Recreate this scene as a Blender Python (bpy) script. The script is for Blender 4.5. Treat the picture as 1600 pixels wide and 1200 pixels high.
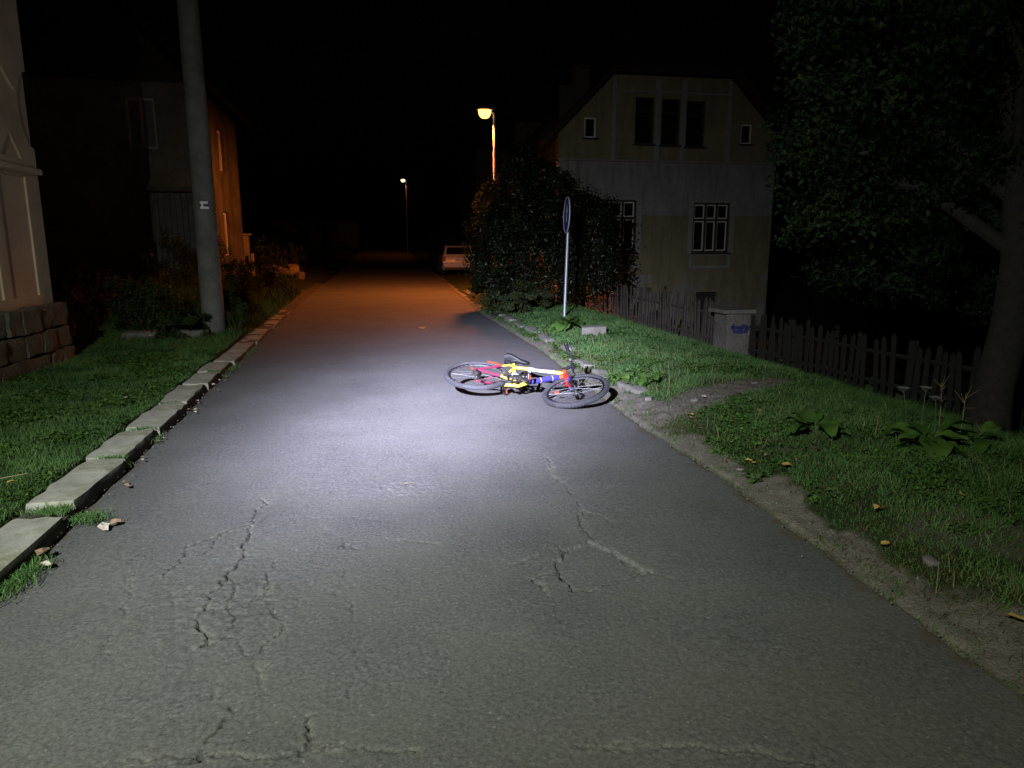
import bpy, bmesh, math, random
import numpy as np
from mathutils import Vector, Matrix, noise as mnoise
from mathutils.geometry import tessellate_polygon

for o in list(bpy.data.objects):
    bpy.data.objects.remove(o, do_unlink=True)
S = bpy.context.scene
COL = S.collection
rnd = random.Random(7)
R_ = math.radians

# ------------------------------------------------------------------ camera
cd = bpy.data.cameras.new('camera')
cam = bpy.data.objects.new('camera', cd)
COL.objects.link(cam)
cd.sensor_fit = 'HORIZONTAL'
cd.sensor_width = 36.0
cd.lens = 36.0 * 1109.0 / 1600.0
cd.clip_start = 0.05
cd.clip_end = 3000.0
cam.location = (0, 0, 1.53)
cam.rotation_euler = (R_(90 - 11.07), 0, R_(-10.3))
S.camera = cam

# ------------------------------------------------------------------ night sky
W = bpy.data.worlds.new('World')
S.world = W
W.use_nodes = True
wn = W.node_tree
sky = wn.nodes.new('ShaderNodeTexSky')
sky.sky_type = 'NISHITA'
sky.sun_disc = False
sky.sun_elevation = R_(-2.0)
sky.sun_rotation = R_(200)
bg = wn.nodes['Background']
bg.inputs['Strength'].default_value = 0.0012
wn.links.new(sky.outputs[0], bg.inputs[0])

# ------------------------------------------------------------------ the torch that lights the street
TORCH = Vector((-2.15, -1.2, 3.7))
AIM = Vector((0.88, 7.7, 0.0))
ld = bpy.data.lights.new('torch_beam', 'SPOT')
ld.energy = 34000.0
ld.spot_size = R_(150)
ld.spot_blend = 0.3
ld.shadow_soft_size = 0.016
torch = bpy.data.objects.new('torch_beam', ld)
COL.objects.link(torch)
torch.location = TORCH
torch.rotation_euler = (AIM - TORCH).to_track_quat('-Z', 'Y').to_euler()
ld.use_nodes = True
ln = ld.node_tree
em = ln.nodes['Emission']
tc = ln.nodes.new('ShaderNodeTexCoord')
sp = ln.nodes.new('ShaderNodeSeparateXYZ')
nm = ln.nodes.new('ShaderNodeVectorMath'); nm.operation = 'NORMALIZE'
ln.links.new(tc.outputs['Normal'], nm.inputs[0])
ln.links.new(nm.outputs[0], sp.inputs[0])


def lmath(op, a, b=None):
    n = ln.nodes.new('ShaderNodeMath'); n.operation = op
    for i, x in enumerate((a, b)):
        if x is None:
            continue
        if isinstance(x, (int, float)):
            n.inputs[i].default_value = x
        else:
            ln.links.new(x, n.inputs[i])
    return n.outputs[0]


th = lmath('MULTIPLY', lmath('ARCCOSINE', lmath('ABSOLUTE', sp.outputs[2])), 57.29578)


def gauss(s, pw):
    q = lmath('DIVIDE', th, s)
    return lmath('EXPONENT', lmath('MULTIPLY', lmath('POWER', q, pw), -1.0))


BEAM = ((1.03, 9.0, 2.2, (0.87, 0.86, 1.26), False), (0.115, 20.0, 2.0, (0.90, 0.97, 1.02), False), (0.024, 55.0, 2.0, (1.0, 1.03, 0.74), True))
# the flood part of the lamp is hooded: little of it goes above the beam
mr = ln.nodes.new('ShaderNodeMapRange'); mr.interpolation_type = 'SMOOTHSTEP'
mr.inputs['From Min'].default_value = 0.42; mr.inputs['From Max'].default_value = -0.20
mr.inputs['To Min'].default_value = 0.15; mr.inputs['To Max'].default_value = 1.0
ln.links.new(sp.outputs[1], mr.inputs['Value'])
acc = None
for amp, sig, pw, colr, hood in BEAM:
    gval = lmath('MULTIPLY', gauss(sig, pw), amp)
    if hood:
        gval = lmath('MULTIPLY', gval, mr.outputs[0])
    vm = ln.nodes.new('ShaderNodeVectorMath'); vm.operation = 'SCALE'
    vm.inputs[0].default_value = colr
    ln.links.new(gval, vm.inputs['Scale'])
    if acc is None:
        acc = vm.outputs[0]
    else:
        ad = ln.nodes.new('ShaderNodeVectorMath'); ad.operation = 'ADD'
        ln.links.new(acc, ad.inputs[0]); ln.links.new(vm.outputs[0], ad.inputs[1])
        acc = ad.outputs[0]
ln.links.new(acc, em.inputs['Color'])
em.inputs['Strength'].default_value = 1.0

# ------------------------------------------------------------------ render look
S.render.engine = 'CYCLES'
S.cycles.use_denoising = True
S.cycles.max_bounces = 5
S.cycles.transparent_max_bounces = 6
S.cycles.sample_clamp_indirect = 4.0
S.cycles.caustics_reflective = False
S.cycles.caustics_refractive = False
S.view_settings.view_transform = 'Standard'
S.view_settings.look = 'None'
S.view_settings.gamma = 1.0
S.view_settings.exposure = 0.0
S.view_settings.use_curve_mapping = False

# ================================================================== helpers
def tag(o, label=None, cat=None, group=None, kind=None):
    if label: o['label'] = label
    if cat: o['category'] = cat
    if group: o['group'] = group
    if kind: o['kind'] = kind
    return o


def root(name, loc=(0, 0, 0), rz=0.0, label=None, cat=None, group=None):
    o = bpy.data.objects.new(name, None)
    o.empty_display_size = 0.1
    COL.objects.link(o)
    o.location = loc
    o.rotation_euler = (0, 0, rz)
    return tag(o, label, cat, group)


def copy_tree(o, parent=None):
    c = o.copy()
    COL.objects.link(c)
    c.parent = parent
    for ch in list(o.children):
        copy_tree(ch, c)
    return c


class MB:
    def __init__(s):
        s.v = []; s.f = []; s.m = []

    def add(s, vs, fs, mi=0):
        b = len(s.v)
        s.v += [tuple(x) for x in vs]
        s.f += [tuple(b + i for i in f) for f in fs]
        s.m += [mi] * len(fs)
        return s

    def box(s, c, d, M=None, mi=0):
        x, y, z = d[0] / 2, d[1] / 2, d[2] / 2
        vs = [Vector((a * x, b * y, e * z)) for e in (-1, 1) for b in (-1, 1) for a in (-1, 1)]
        if M is not None:
            vs = [M @ q for q in vs]
        vs = [q + Vector(c) for q in vs]
        return s.add(vs, [(0, 2, 3, 1), (4, 5, 7, 6), (0, 1, 5, 4), (2, 6, 7, 3), (0, 4, 6, 2), (1, 3, 7, 5)], mi)

    def box2(s, a, b, mi=0):
        return s.box([(a[i] + b[i]) / 2 for i in range(3)], [abs(b[i] - a[i]) for i in range(3)], None, mi)

    def tube(s, pts, rad, n=8, mi=0, caps=True, closed=False):
        pts = [Vector(p) for p in pts]
        if not isinstance(rad, (list, tuple)):
            rad = [rad] * len(pts)
        k = len(pts)
        vs = []; fs = []
        up = None
        for i, p in enumerate(pts):
            if closed:
                t = (pts[(i + 1) % k] - pts[i - 1])
            else:
                t = pts[min(i + 1, k - 1)] - pts[max(i - 1, 0)]
            t.normalize()
            if up is None:
                up = Vector((0, 0, 1)) if abs(t.z) < .9 else Vector((1, 0, 0))
            a = t.cross(up)
            if a.length < 1e-5:
                a = t.orthogonal()
            a.normalize()
            b = a.cross(t); b.normalize(); up = b
            for j in range(n):
                q = 2 * math.pi * j / n
                vs.append(p + (a * math.cos(q) + b * math.sin(q)) * rad[i])
        for i in range(k if closed else k - 1):
            i2 = (i + 1) % k
            for j in range(n):
                fs.append((i * n + j, i * n + (j + 1) % n, i2 * n + (j + 1) % n, i2 * n + j))
        if caps and not closed:
            fs.append(tuple(range(n - 1, -1, -1)))
            fs.append(tuple((k - 1) * n + j for j in range(n)))
        return s.add(vs, fs, mi)

    def lathe(s, prof, c=(0, 0, 0), axis='Z', n=20, mi=0, M=None):
        vs = []; fs = []
        for (r, h) in prof:
            for j in range(n):
                a = 2 * math.pi * j / n
                q = (r * math.cos(a), r * math.sin(a), h)
                if axis == 'Y': q = (q[0], q[2], q[1])
                if axis == 'X': q = (q[2], q[0], q[1])
                q = Vector(q)
                if M is not None: q = M @ q
                vs.append(q + Vector(c))
        for i in range(len(prof) - 1):
            for j in range(n):
                fs.append((i * n + j, i * n + (j + 1) % n, (i + 1) * n + (j + 1) % n, (i + 1) * n + j))
        fs.append(tuple(range(n)))
        fs.append(tuple((len(prof) - 1) * n + j for j in range(n - 1, -1, -1)))
        return s.add(vs, fs, mi)

    def plate(s, outer, holes, w0, w1, fn, mi=0):
        """flat plate with holes in (u,v), thickness w0..w1, fn(u,v,w)->xyz"""
        loops = [outer] + list(holes)
        tri = tessellate_polygon([[Vector((p[0], p[1], 0)) for p in l] for l in loops])
        flat = [p for l in loops for p in l]
        n = len(flat)
        vs = [fn(p[0], p[1], w0) for p in flat] + [fn(p[0], p[1], w1) for p in flat]
        fs = [tuple(t) for t in tri] + [tuple(n + i for i in reversed(t)) for t in tri]
        b = 0
        for l in loops:
            k = len(l)
            for i in range(k):
                j = (i + 1) % k
                fs.append((b + i, b + j, n + b + j, n + b + i))
            b += k
        return s.add(vs, fs, mi)

    def build(s, name, mats, parent=None, smooth=False, bevel=0.0, seg=1, auto=None):
        me = bpy.data.meshes.new(name)
        me.from_pydata([tuple(p) for p in s.v], [], s.f)
        if not isinstance(mats, (list, tuple)):
            mats = [mats]
        for m in mats:
            me.materials.append(m)
        me.polygons.foreach_set('material_index', s.m)
        bm = bmesh.new(); bm.from_mesh(me)
        bmesh.ops.recalc_face_normals(bm, faces=bm.faces)
        if bevel > 0:
            ed = [e for e in bm.edges if len(e.link_faces) == 2 and e.calc_face_angle(0) > 0.5]
            bmesh.ops.bevel(bm, geom=ed, offset=bevel, segments=seg, affect='EDGES', profile=0.5)
        bm.to_mesh(me); bm.free()
        if smooth:
            me.polygons.foreach_set('use_smooth', [True] * len(me.polygons))
            try:
                me.set_sharp_from_angle(angle=R_(auto or 40))
            except Exception:
                pass
        o = bpy.data.objects.new(name, me)
        COL.objects.link(o)
        if parent is not None:
            o.parent = parent
        return o


def mesh_np(name, V, F, mats, parent=None, attrs=None, smooth=False):
    V = np.asarray(V, np.float32); F = np.asarray(F, np.int32)
    me = bpy.data.meshes.new(name)
    k = F.shape[1]
    me.vertices.add(len(V)); me.vertices.foreach_set('co', V.ravel())
    me.loops.add(F.size); me.loops.foreach_set('vertex_index', F.ravel())
    me.polygons.add(len(F))
    me.polygons.foreach_set('loop_start', np.arange(0, F.size, k, dtype=np.int32))
    me.polygons.foreach_set('loop_total', np.full(len(F), k, np.int32))
    if smooth:
        me.polygons.foreach_set('use_smooth', np.ones(len(F), bool))
    me.update(calc_edges=True)
    for m in (mats if isinstance(mats, (list, tuple)) else [mats]):
        me.materials.append(m)
    for an, av in (attrs or {}).items():
        a = me.attributes.new(an, 'FLOAT', 'POINT')
        a.data.foreach_set('value', np.asarray(av, np.float32))
    o = bpy.data.objects.new(name, me)
    COL.objects.link(o)
    if parent is not None:
        o.parent = parent
    return o


def hash2(ix, iy, seed):
    n = (ix.astype(np.int64) * 374761393 + iy.astype(np.int64) * 668265263 + seed * 974711) & 0x7fffffff
    n = (n ^ (n >> 13)) * 1274126177 & 0x7fffffff
    n = n ^ (n >> 16)
    return (n & 0xffff) / 65535.0


def vnoise(x, y, sc, seed=0):
    x = np.asarray(x, float) * sc; y = np.asarray(y, float) * sc
    ix = np.floor(x); iy = np.floor(y)
    fx = x - ix; fy = y - iy
    fx = fx * fx * (3 - 2 * fx); fy = fy * fy * (3 - 2 * fy)
    a = hash2(ix, iy, seed); b = hash2(ix + 1, iy, seed)
    c = hash2(ix, iy + 1, seed); d = hash2(ix + 1, iy + 1, seed)
    return (a * (1 - fx) + b * fx) * (1 - fy) + (c * (1 - fx) + d * fx) * fy


def fbm(x, y, sc, oct=4, seed=0):
    t = 0; a = 0.5; n = 0
    for i in range(oct):
        t = t + a * vnoise(x, y, sc * 2 ** i, seed + i * 17); n += a; a *= .5
    return t / n


def seg_dist(px, py, pl):
    d = np.full(np.shape(px), 1e9)
    for (x0, y0), (x1, y1) in zip(pl[:-1], pl[1:]):
        dx, dy = x1 - x0, y1 - y0
        t = np.clip(((px - x0) * dx + (py - y0) * dy) / (dx * dx + dy * dy + 1e-9), 0, 1)
        d = np.minimum(d, np.hypot(px - x0 - t * dx, py - y0 - t * dy))
    return d


def sstep(a, b, x):
    t = np.clip((x - a) / (b - a), 0, 1)
    return t * t * (3 - 2 * t)


# ================================================================== materials
def newmat(name):
    m = bpy.data.materials.new(name)
    m.use_nodes = True
    return m, m.node_tree, m.node_tree.nodes['Principled BSDF']


def N(nt, t, **kw):
    n = nt.nodes.new(t)
    for k, v in kw.items():
        if k in n.inputs:
            n.inputs[k].default_value = v
        else:
            setattr(n, k, v)
    return n


def ramp(nt, fac, stops):
    r = nt.nodes.new('ShaderNodeValToRGB')
    e = r.color_ramp.elements
    while len(e) < len(stops):
        e.new(0.5)
    for i, (p, c) in enumerate(stops):
        e[i].position = p
        e[i].color = (*c, 1) if len(c) == 3 else c
    nt.links.new(fac, r.inputs[0])
    return r.outputs[0]


def mixc(nt, f, a, b, mode='MIX'):
    n = nt.nodes.new('ShaderNodeMix'); n.data_type = 'RGBA'; n.blend_type = mode
    for idx, x in ((0, f), (6, a), (7, b)):
        if isinstance(x, (int, float)):
            n.inputs[idx].default_value = x
        elif isinstance(x, tuple):
            n.inputs[idx].default_value = (*x, 1) if len(x) == 3 else x
        else:
            nt.links.new(x, n.inputs[idx])
    return n.outputs[2]


def smat(name, col, rough=.6, var=.25, scale=6, bump=0.0, bscale=60, metal=0.0, spec=.5, dirt=None, dscale=3, coat=0.0):
    m, nt, b = newmat(name)
    t = N(nt, 'ShaderNodeTexCoord')
    n1 = N(nt, 'ShaderNodeTexNoise', Scale=scale, Detail=6.0, Roughness=.6)
    nt.links.new(t.outputs['Object'], n1.inputs['Vector'])
    lo = tuple(c * (1 - var) for c in col); hi = tuple(min(1, c * (1 + var)) for c in col)
    c = ramp(nt, n1.outputs['Fac'], [(.3, lo), (.7, hi)])
    if dirt:
        n2 = N(nt, 'ShaderNodeTexNoise', Scale=dscale, Detail=8.0, Roughness=.7)
        nt.links.new(t.outputs['Object'], n2.inputs['Vector'])
        f = ramp(nt, n2.outputs['Fac'], [(.45, (0, 0, 0)), (.68, (1, 1, 1))])
        c = mixc(nt, f, c, dirt)
    nt.links.new(c, b.inputs['Base Color'])
    b.inputs['Roughness'].default_value = rough
    b.inputs['Metallic'].default_value = metal
    b.inputs['Specular IOR Level'].default_value = spec
    b.inputs['Coat Weight'].default_value = coat
    if bump > 0:
        n3 = N(nt, 'ShaderNodeTexNoise', Scale=bscale, Detail=5.0, Roughness=.65)
        nt.links.new(t.outputs['Object'], n3.inputs['Vector'])
        bp = N(nt, 'ShaderNodeBump', Strength=1.0, Distance=bump)
        nt.links.new(n3.outputs['Fac'], bp.inputs['Height'])
        nt.links.new(bp.outputs[0], b.inputs['Normal'])
    return m


def leafmat(name, dark, light, rough=.45, trans=.25, spec=.4):
    m, nt, b = newmat(name)
    a = N(nt, 'ShaderNodeAttribute', attribute_name='tint')
    c = ramp(nt, a.outputs['Fac'], [(0, dark), (1, light)])
    nt.links.new(c, b.inputs['Base Color'])
    b.inputs['Roughness'].default_value = rough
    b.inputs['Specular IOR Level'].default_value = spec
    tr = N(nt, 'ShaderNodeBsdfTranslucent')
    c2 = mixc(nt, 1.0, c, (1.0, 1.0, .45), 'MULTIPLY')
    nt.links.new(c2, tr.inputs[0])
    mx = N(nt, 'ShaderNodeMixShader'); mx.inputs[0].default_value = trans
    nt.links.new(b.outputs[0], mx.inputs[1]); nt.links.new(tr.outputs[0], mx.inputs[2])
    nt.links.new(mx.outputs[0], nt.nodes['Material Output'].inputs[0])
    return m


# asphalt
def asphalt():
    m, nt, b = newmat('asphalt')
    g = N(nt, 'ShaderNodeNewGeometry')
    pos = g.outputs['Position']

    def noi(sc, det=4.0, ro=.6):
        n = N(nt, 'ShaderNodeTexNoise', Scale=sc, Detail=det, Roughness=ro)
        nt.links.new(pos, n.inputs['Vector']); return n.outputs['Fac']
    base = ramp(nt, noi(1.1, 6), [(.3, (.098, .099, .096)), (.7, (.138, .137, .134))])
    fine = ramp(nt, noi(62, 6, .8), [(.34, (.30, .30, .30)), (.68, (1.7, 1.7, 1.66))])
    c = mixc(nt, .75, base, fine, 'MULTIPLY')
    # pale stones showing in the surface
    vo = N(nt, 'ShaderNodeTexVoronoi', Scale=55.0, Randomness=1.0)
    nt.links.new(pos, vo.inputs['Vector'])
    sel = ramp(nt, vo.outputs['Color'], [(.82, (0, 0, 0)), (.86, (1, 1, 1))])
    spot = ramp(nt, vo.outputs['Distance'], [(.18, (1, 1, 1)), (.34, (0, 0, 0))])
    sm = mixc(nt, 1.0, sel, spot, 'MULTIPLY')
    aw = N(nt, 'ShaderNodeAttribute', attribute_name='worn')
    sm2 = mixc(nt, 1.0, sm, aw.outputs['Fac'], 'MULTIPLY')
    c = mixc(nt, sm2, c, (.215, .215, .19))
    ol = ramp(nt, noi(2.3, 5), [(.42, (0, 0, 0)), (.7, (.4, .4, .4))])
    olm = mixc(nt, 1.0, ol, aw.outputs['Fac'], 'MULTIPLY')
    c = mixc(nt, olm, c, (.135, .142, .112))
    ad = N(nt, 'ShaderNodeAttribute', attribute_name='dust')
    dn = ramp(nt, noi(70, 5, .8), [(.46, (0, 0, 0)), (.56, (1, 1, 1))])
    df = mixc(nt, 1.0, ad.outputs['Fac'], dn, 'MULTIPLY')
    c = mixc(nt, df, c, (.27, .265, .205))
    ag = N(nt, 'ShaderNodeAttribute', attribute_name='gap')
    c = mixc(nt, ag.outputs['Fac'], c, (.022, .021, .018))
    ae = N(nt, 'ShaderNodeAttribute', attribute_name='earth')
    c = mixc(nt, ae.outputs['Fac'], c, (.105, .085, .060))
    nt.links.new(c, b.inputs['Base Color'])
    b.inputs['Roughness'].default_value = .82
    b.inputs['Specular IOR Level'].default_value = .28
    h1 = noi(230, 3, .7); h2 = noi(95, 4, .6)
    hs = N(nt, 'ShaderNodeMath', operation='MULTIPLY_ADD'); hs.inputs[1].default_value = .5
    nt.links.new(h1, hs.inputs[0]); nt.links.new(h2, hs.inputs[2])
    bp = N(nt, 'ShaderNodeBump', Strength=.8, Distance=.0032)
    nt.links.new(hs.outputs[0], bp.inputs['Height'])
    nt.links.new(bp.outputs[0], b.inputs['Normal'])
    return m


def groundmat():
    m, nt, b = newmat('soil_and_turf')
    g = N(nt, 'ShaderNodeNewGeometry')
    pos = g.outputs['Position']

    def noi(sc, det=5.0, ro=.65):
        n = N(nt, 'ShaderNodeTexNoise', Scale=sc, Detail=det, Roughness=ro)
        nt.links.new(pos, n.inputs['Vector']); return n.outputs['Fac']
    turf = ramp(nt, noi(5), [(.3, (.022, .032, .012)), (.7, (.045, .062, .020))])
    soil = ramp(nt, noi(9, 7), [(.28, (.135, .118, .092)), (.72, (.285, .262, .215))])
    spk = ramp(nt, noi(95, 3, .7), [(.3, (.6, .6, .6)), (.75, (1.4, 1.4, 1.4))])
    soil = mixc(nt, .8, soil, spk, 'MULTIPLY')
    a = N(nt, 'ShaderNodeAttribute', attribute_name='soil')
    c = mixc(nt, a.outputs['Fac'], turf, soil)
    nt.links.new(c, b.inputs['Base Color'])
    b.inputs['Roughness'].default_value = .95
    b.inputs['Specular IOR Level'].default_value = .15
    bp = N(nt, 'ShaderNodeBump', Strength=.9, Distance=.02)
    nt.links.new(noi(60, 5, .7), bp.inputs['Height'])
    nt.links.new(bp.outputs[0], b.inputs['Normal'])
    return m


M = {}
M['asphalt'] = asphalt()
M['ground'] = groundmat()
M['kerb'] = smat('granite_kerb', (.37, .37, .31), .85, .28, 5, .004, 70, dirt=(.20, .20, .12), dscale=4)
M['kerbdull'] = smat('granite_kerb_dull', (.19, .185, .155), .9, .35, 5, .006, 50, dirt=(.085, .085, .05), dscale=5)
M['kerbshade'] = smat('shaded_kerb_side', (.075, .072, .055), .95, .5, 7, .006, 40, dirt=(.03, .035, .02), dscale=6)  # shade on the road-facing kerb sides, painted in as a darker stone colour
M['kerbbed'] = smat('kerb_bed', (.07, .06, .045), .95, .3, 9, .004, 60)
M['grass'] = leafmat('grass_blade', (.044, .112, .033), (.150, .272, .082), .6, .3, .2)
M['oldgrass'] = leafmat('withered_blade', (.055, .060, .022), (.14, .125, .055), .7, .2, .15)
M['drygrass'] = leafmat('dry_grass', (.16, .14, .07), (.30, .26, .14), .7, .2, .2)
M['weed'] = leafmat('weed_leaf', (.040, .105, .018), (.12, .23, .045), .5, .35, .3)
M['shrub'] = leafmat('shrub_leaf', (.018, .032, .010), (.058, .078, .024), .6, .2, .2)
M['lilac'] = leafmat('lilac_leaf', (.015, .024, .009), (.045, .058, .022), .32, .5, .5)
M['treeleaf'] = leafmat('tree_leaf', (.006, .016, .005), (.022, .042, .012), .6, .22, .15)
M['bark'] = smat('bark', (.024, .021, .017), .95, .4, 14, .02, 26)
M['stem'] = smat('plant_stem', (.07, .10, .035), .7, .25, 12)
M['drystem'] = smat('dry_stem', (.22, .18, .10), .8, .25, 12)
M['umbel'] = smat('umbel_white', (.10, .10, .085), .8, .15, 20)
M['leafyellow'] = smat('leaf_yellow', (.52, .34, .09), .7, .3, 25)
M['leafbrown'] = smat('leaf_brown', (.26, .17, .10), .8, .35, 25)
M['leafpale'] = smat('leaf_pale', (.55, .48, .38), .8, .25, 25)
M['concrete'] = smat('concrete', (.20, .19, .16), .9, .22, 4, .004, 60, dirt=(.11, .105, .08))
M['poleconc'] = smat('pole_concrete', (.16, .155, .135), .9, .2, 5, .004, 60, dirt=(.085, .085, .072), dscale=2)
M['stone'] = smat('plinth_stone', (.17, .15, .115), .95, .55, 3.2, .03, 14, dirt=(.045, .038, .028), dscale=2.2)
M['mortar'] = smat('mortar', (.06, .055, .048), .95, .3, 12, .006, 40)
M['nearstucco'] = smat('near_stucco', (.68, .53, .36), .93, .10, 2.2, .004, 60, dirt=(.54, .41, .28), dscale=1.5)
M['pebble'] = smat('pebble', (.17, .16, .145), .9, .3, 14, .003, 50)


# ================================================================== street plan
def XL(y):
    return np.interp(y, [-5, 0, 3.5, 6.4, 8.7, 12.1, 25, 40, 120], [-1.66, -1.68, -1.75, -1.84, -1.91, -2.0, -2.28, -2.4, -2.6])


def XR(y):
    return np.interp(y, [-5, 0, 2, 4.3, 6.1, 10.3, 16, 30, 40, 120], [2.10, 2.11, 2.14, 2.22, 2.17, 2.31, 2.22, 2.62, 2.8, 3.2])


def rise(y):
    return 1.25 * sstep(38, 115, y) + .0 * y


PATH = [(2.3, 5.75), (2.86, 6.2), (3.31, 6.57), (4.03, 6.90), (5.3, 7.5), (8, 9)]


def hgt(x, y):
    x = np.asarray(x, float); y = np.asarray(y, float)
    xl = XL(y); xr = XR(y)
    left = 0.062 + 0.03 * sstep(0, 2.3, xl - .3 - x) + .22 * sstep(12, 17, y) * sstep(.3, 1.6, xl - x)
    dx = x - xr
    fall = sstep(.0, 1, (x - 4.0) / 3.0) * .62 + sstep(0, 1, (x - 6.8) / 4.5) * .75
    fall = fall * (1 - .9 * sstep(25, 36, y))
    right = .045 * sstep(.02, .5, dx) + .03 * sstep(.5, 1.6, dx) - fall
    bump = (fbm(x, y, 2.2, 3, 3) - .5) * .05 + (fbm(x, y, 9, 3, 9) - .5) * .022
    mask = np.where(x < xl - .28, 1, 0) + np.where(x > xr, sstep(0, .3, x - xr), 0)
    z = np.where(x < xl - .02, left, np.where(x > xr, right, 0)) + bump * mask
    inside = (x >= xl - .30) & (x <= xr)
    z = np.where(inside, -0.05, z)
    z = np.where((x > xr) & (x < xr + .06), -0.012 + (z + .012) * sstep(0, .06, x - xr), z)
    far = sstep(150, 600, np.hypot(x, y))
    return z + rise(y) * (1 - far) + 0 * far


def soilmask(x, y):
    xr = XR(y)
    dx = x - xr
    n = fbm(x, y, 3.2, 4, 5)
    width = np.interp(y, [0, 3, 5, 6.5, 8, 14, 20], [.34, .30, .30, .26, .16, .12, .12])
    s = sstep(-.02, .03, dx) * (1 - sstep(.7, 1.15, dx / width + (n - .5) * 2.4))
    p = 1 - sstep(.12, .36, seg_dist(x, y, PATH) + (n - .5) * .30)
    s2 = (1 - sstep(.10, .34, np.hypot(x - 2.55, (y - 6.15) * .8) + (n - .5) * .3))
    pt = sstep(.66, .74, fbm(x, y, 1.3, 4, 21)) * .45 * (x > xr + .3) * (y < 9)
    left = .35 * sstep(.62, .74, fbm(x, y, 1.6, 4, 31)) * (x < 0)
    return np.clip(np.maximum.reduce([s, p, s2, pt, left]), 0, 1)


# ---- ground sheet
def axis(parts):
    out = []
    for a, b, st in parts:
        out += list(np.arange(a, b, st))
    return np.array(out + [parts[-1][1]])


gx = axis([(-700, -100, 100), (-100, -20, 8), (-20, -7, .6), (-7, -2.5, .09), (-2.5, -1.5, .035), (-1.5, 2.0, .35), (2.0, 3.0, .035), (3.0, 7.5, .07), (7.5, 14, .3), (14, 40, 2), (40, 100, 8), (100, 700, 100)])
gy = axis([(-60, -4, 8), (-4, 1, .4), (1, 8, .05), (8, 14, .09), (14, 22, .2), (22, 50, .8), (50, 130, 4), (130, 260, 16), (260, 1500, 124)])
GX, GY = np.meshgrid(gx, gy)
GZ = hgt(GX, GY)
nx, ny = len(gx), len(gy)
idx = np.arange(nx * ny).reshape(ny, nx)
F = np.stack([idx[:-1, :-1], idx[:-1, 1:], idx[1:, 1:], idx[1:, :-1]], -1).reshape(-1, 4)
ground = mesh_np('ground', np.stack([GX, GY, GZ], -1).reshape(-1, 3), F, M['ground'], attrs={'soil': soilmask(GX, GY).ravel()}, smooth=True)
tag(ground, 'earth and turf on both sides of the asphalt street', kind='structure')

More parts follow.
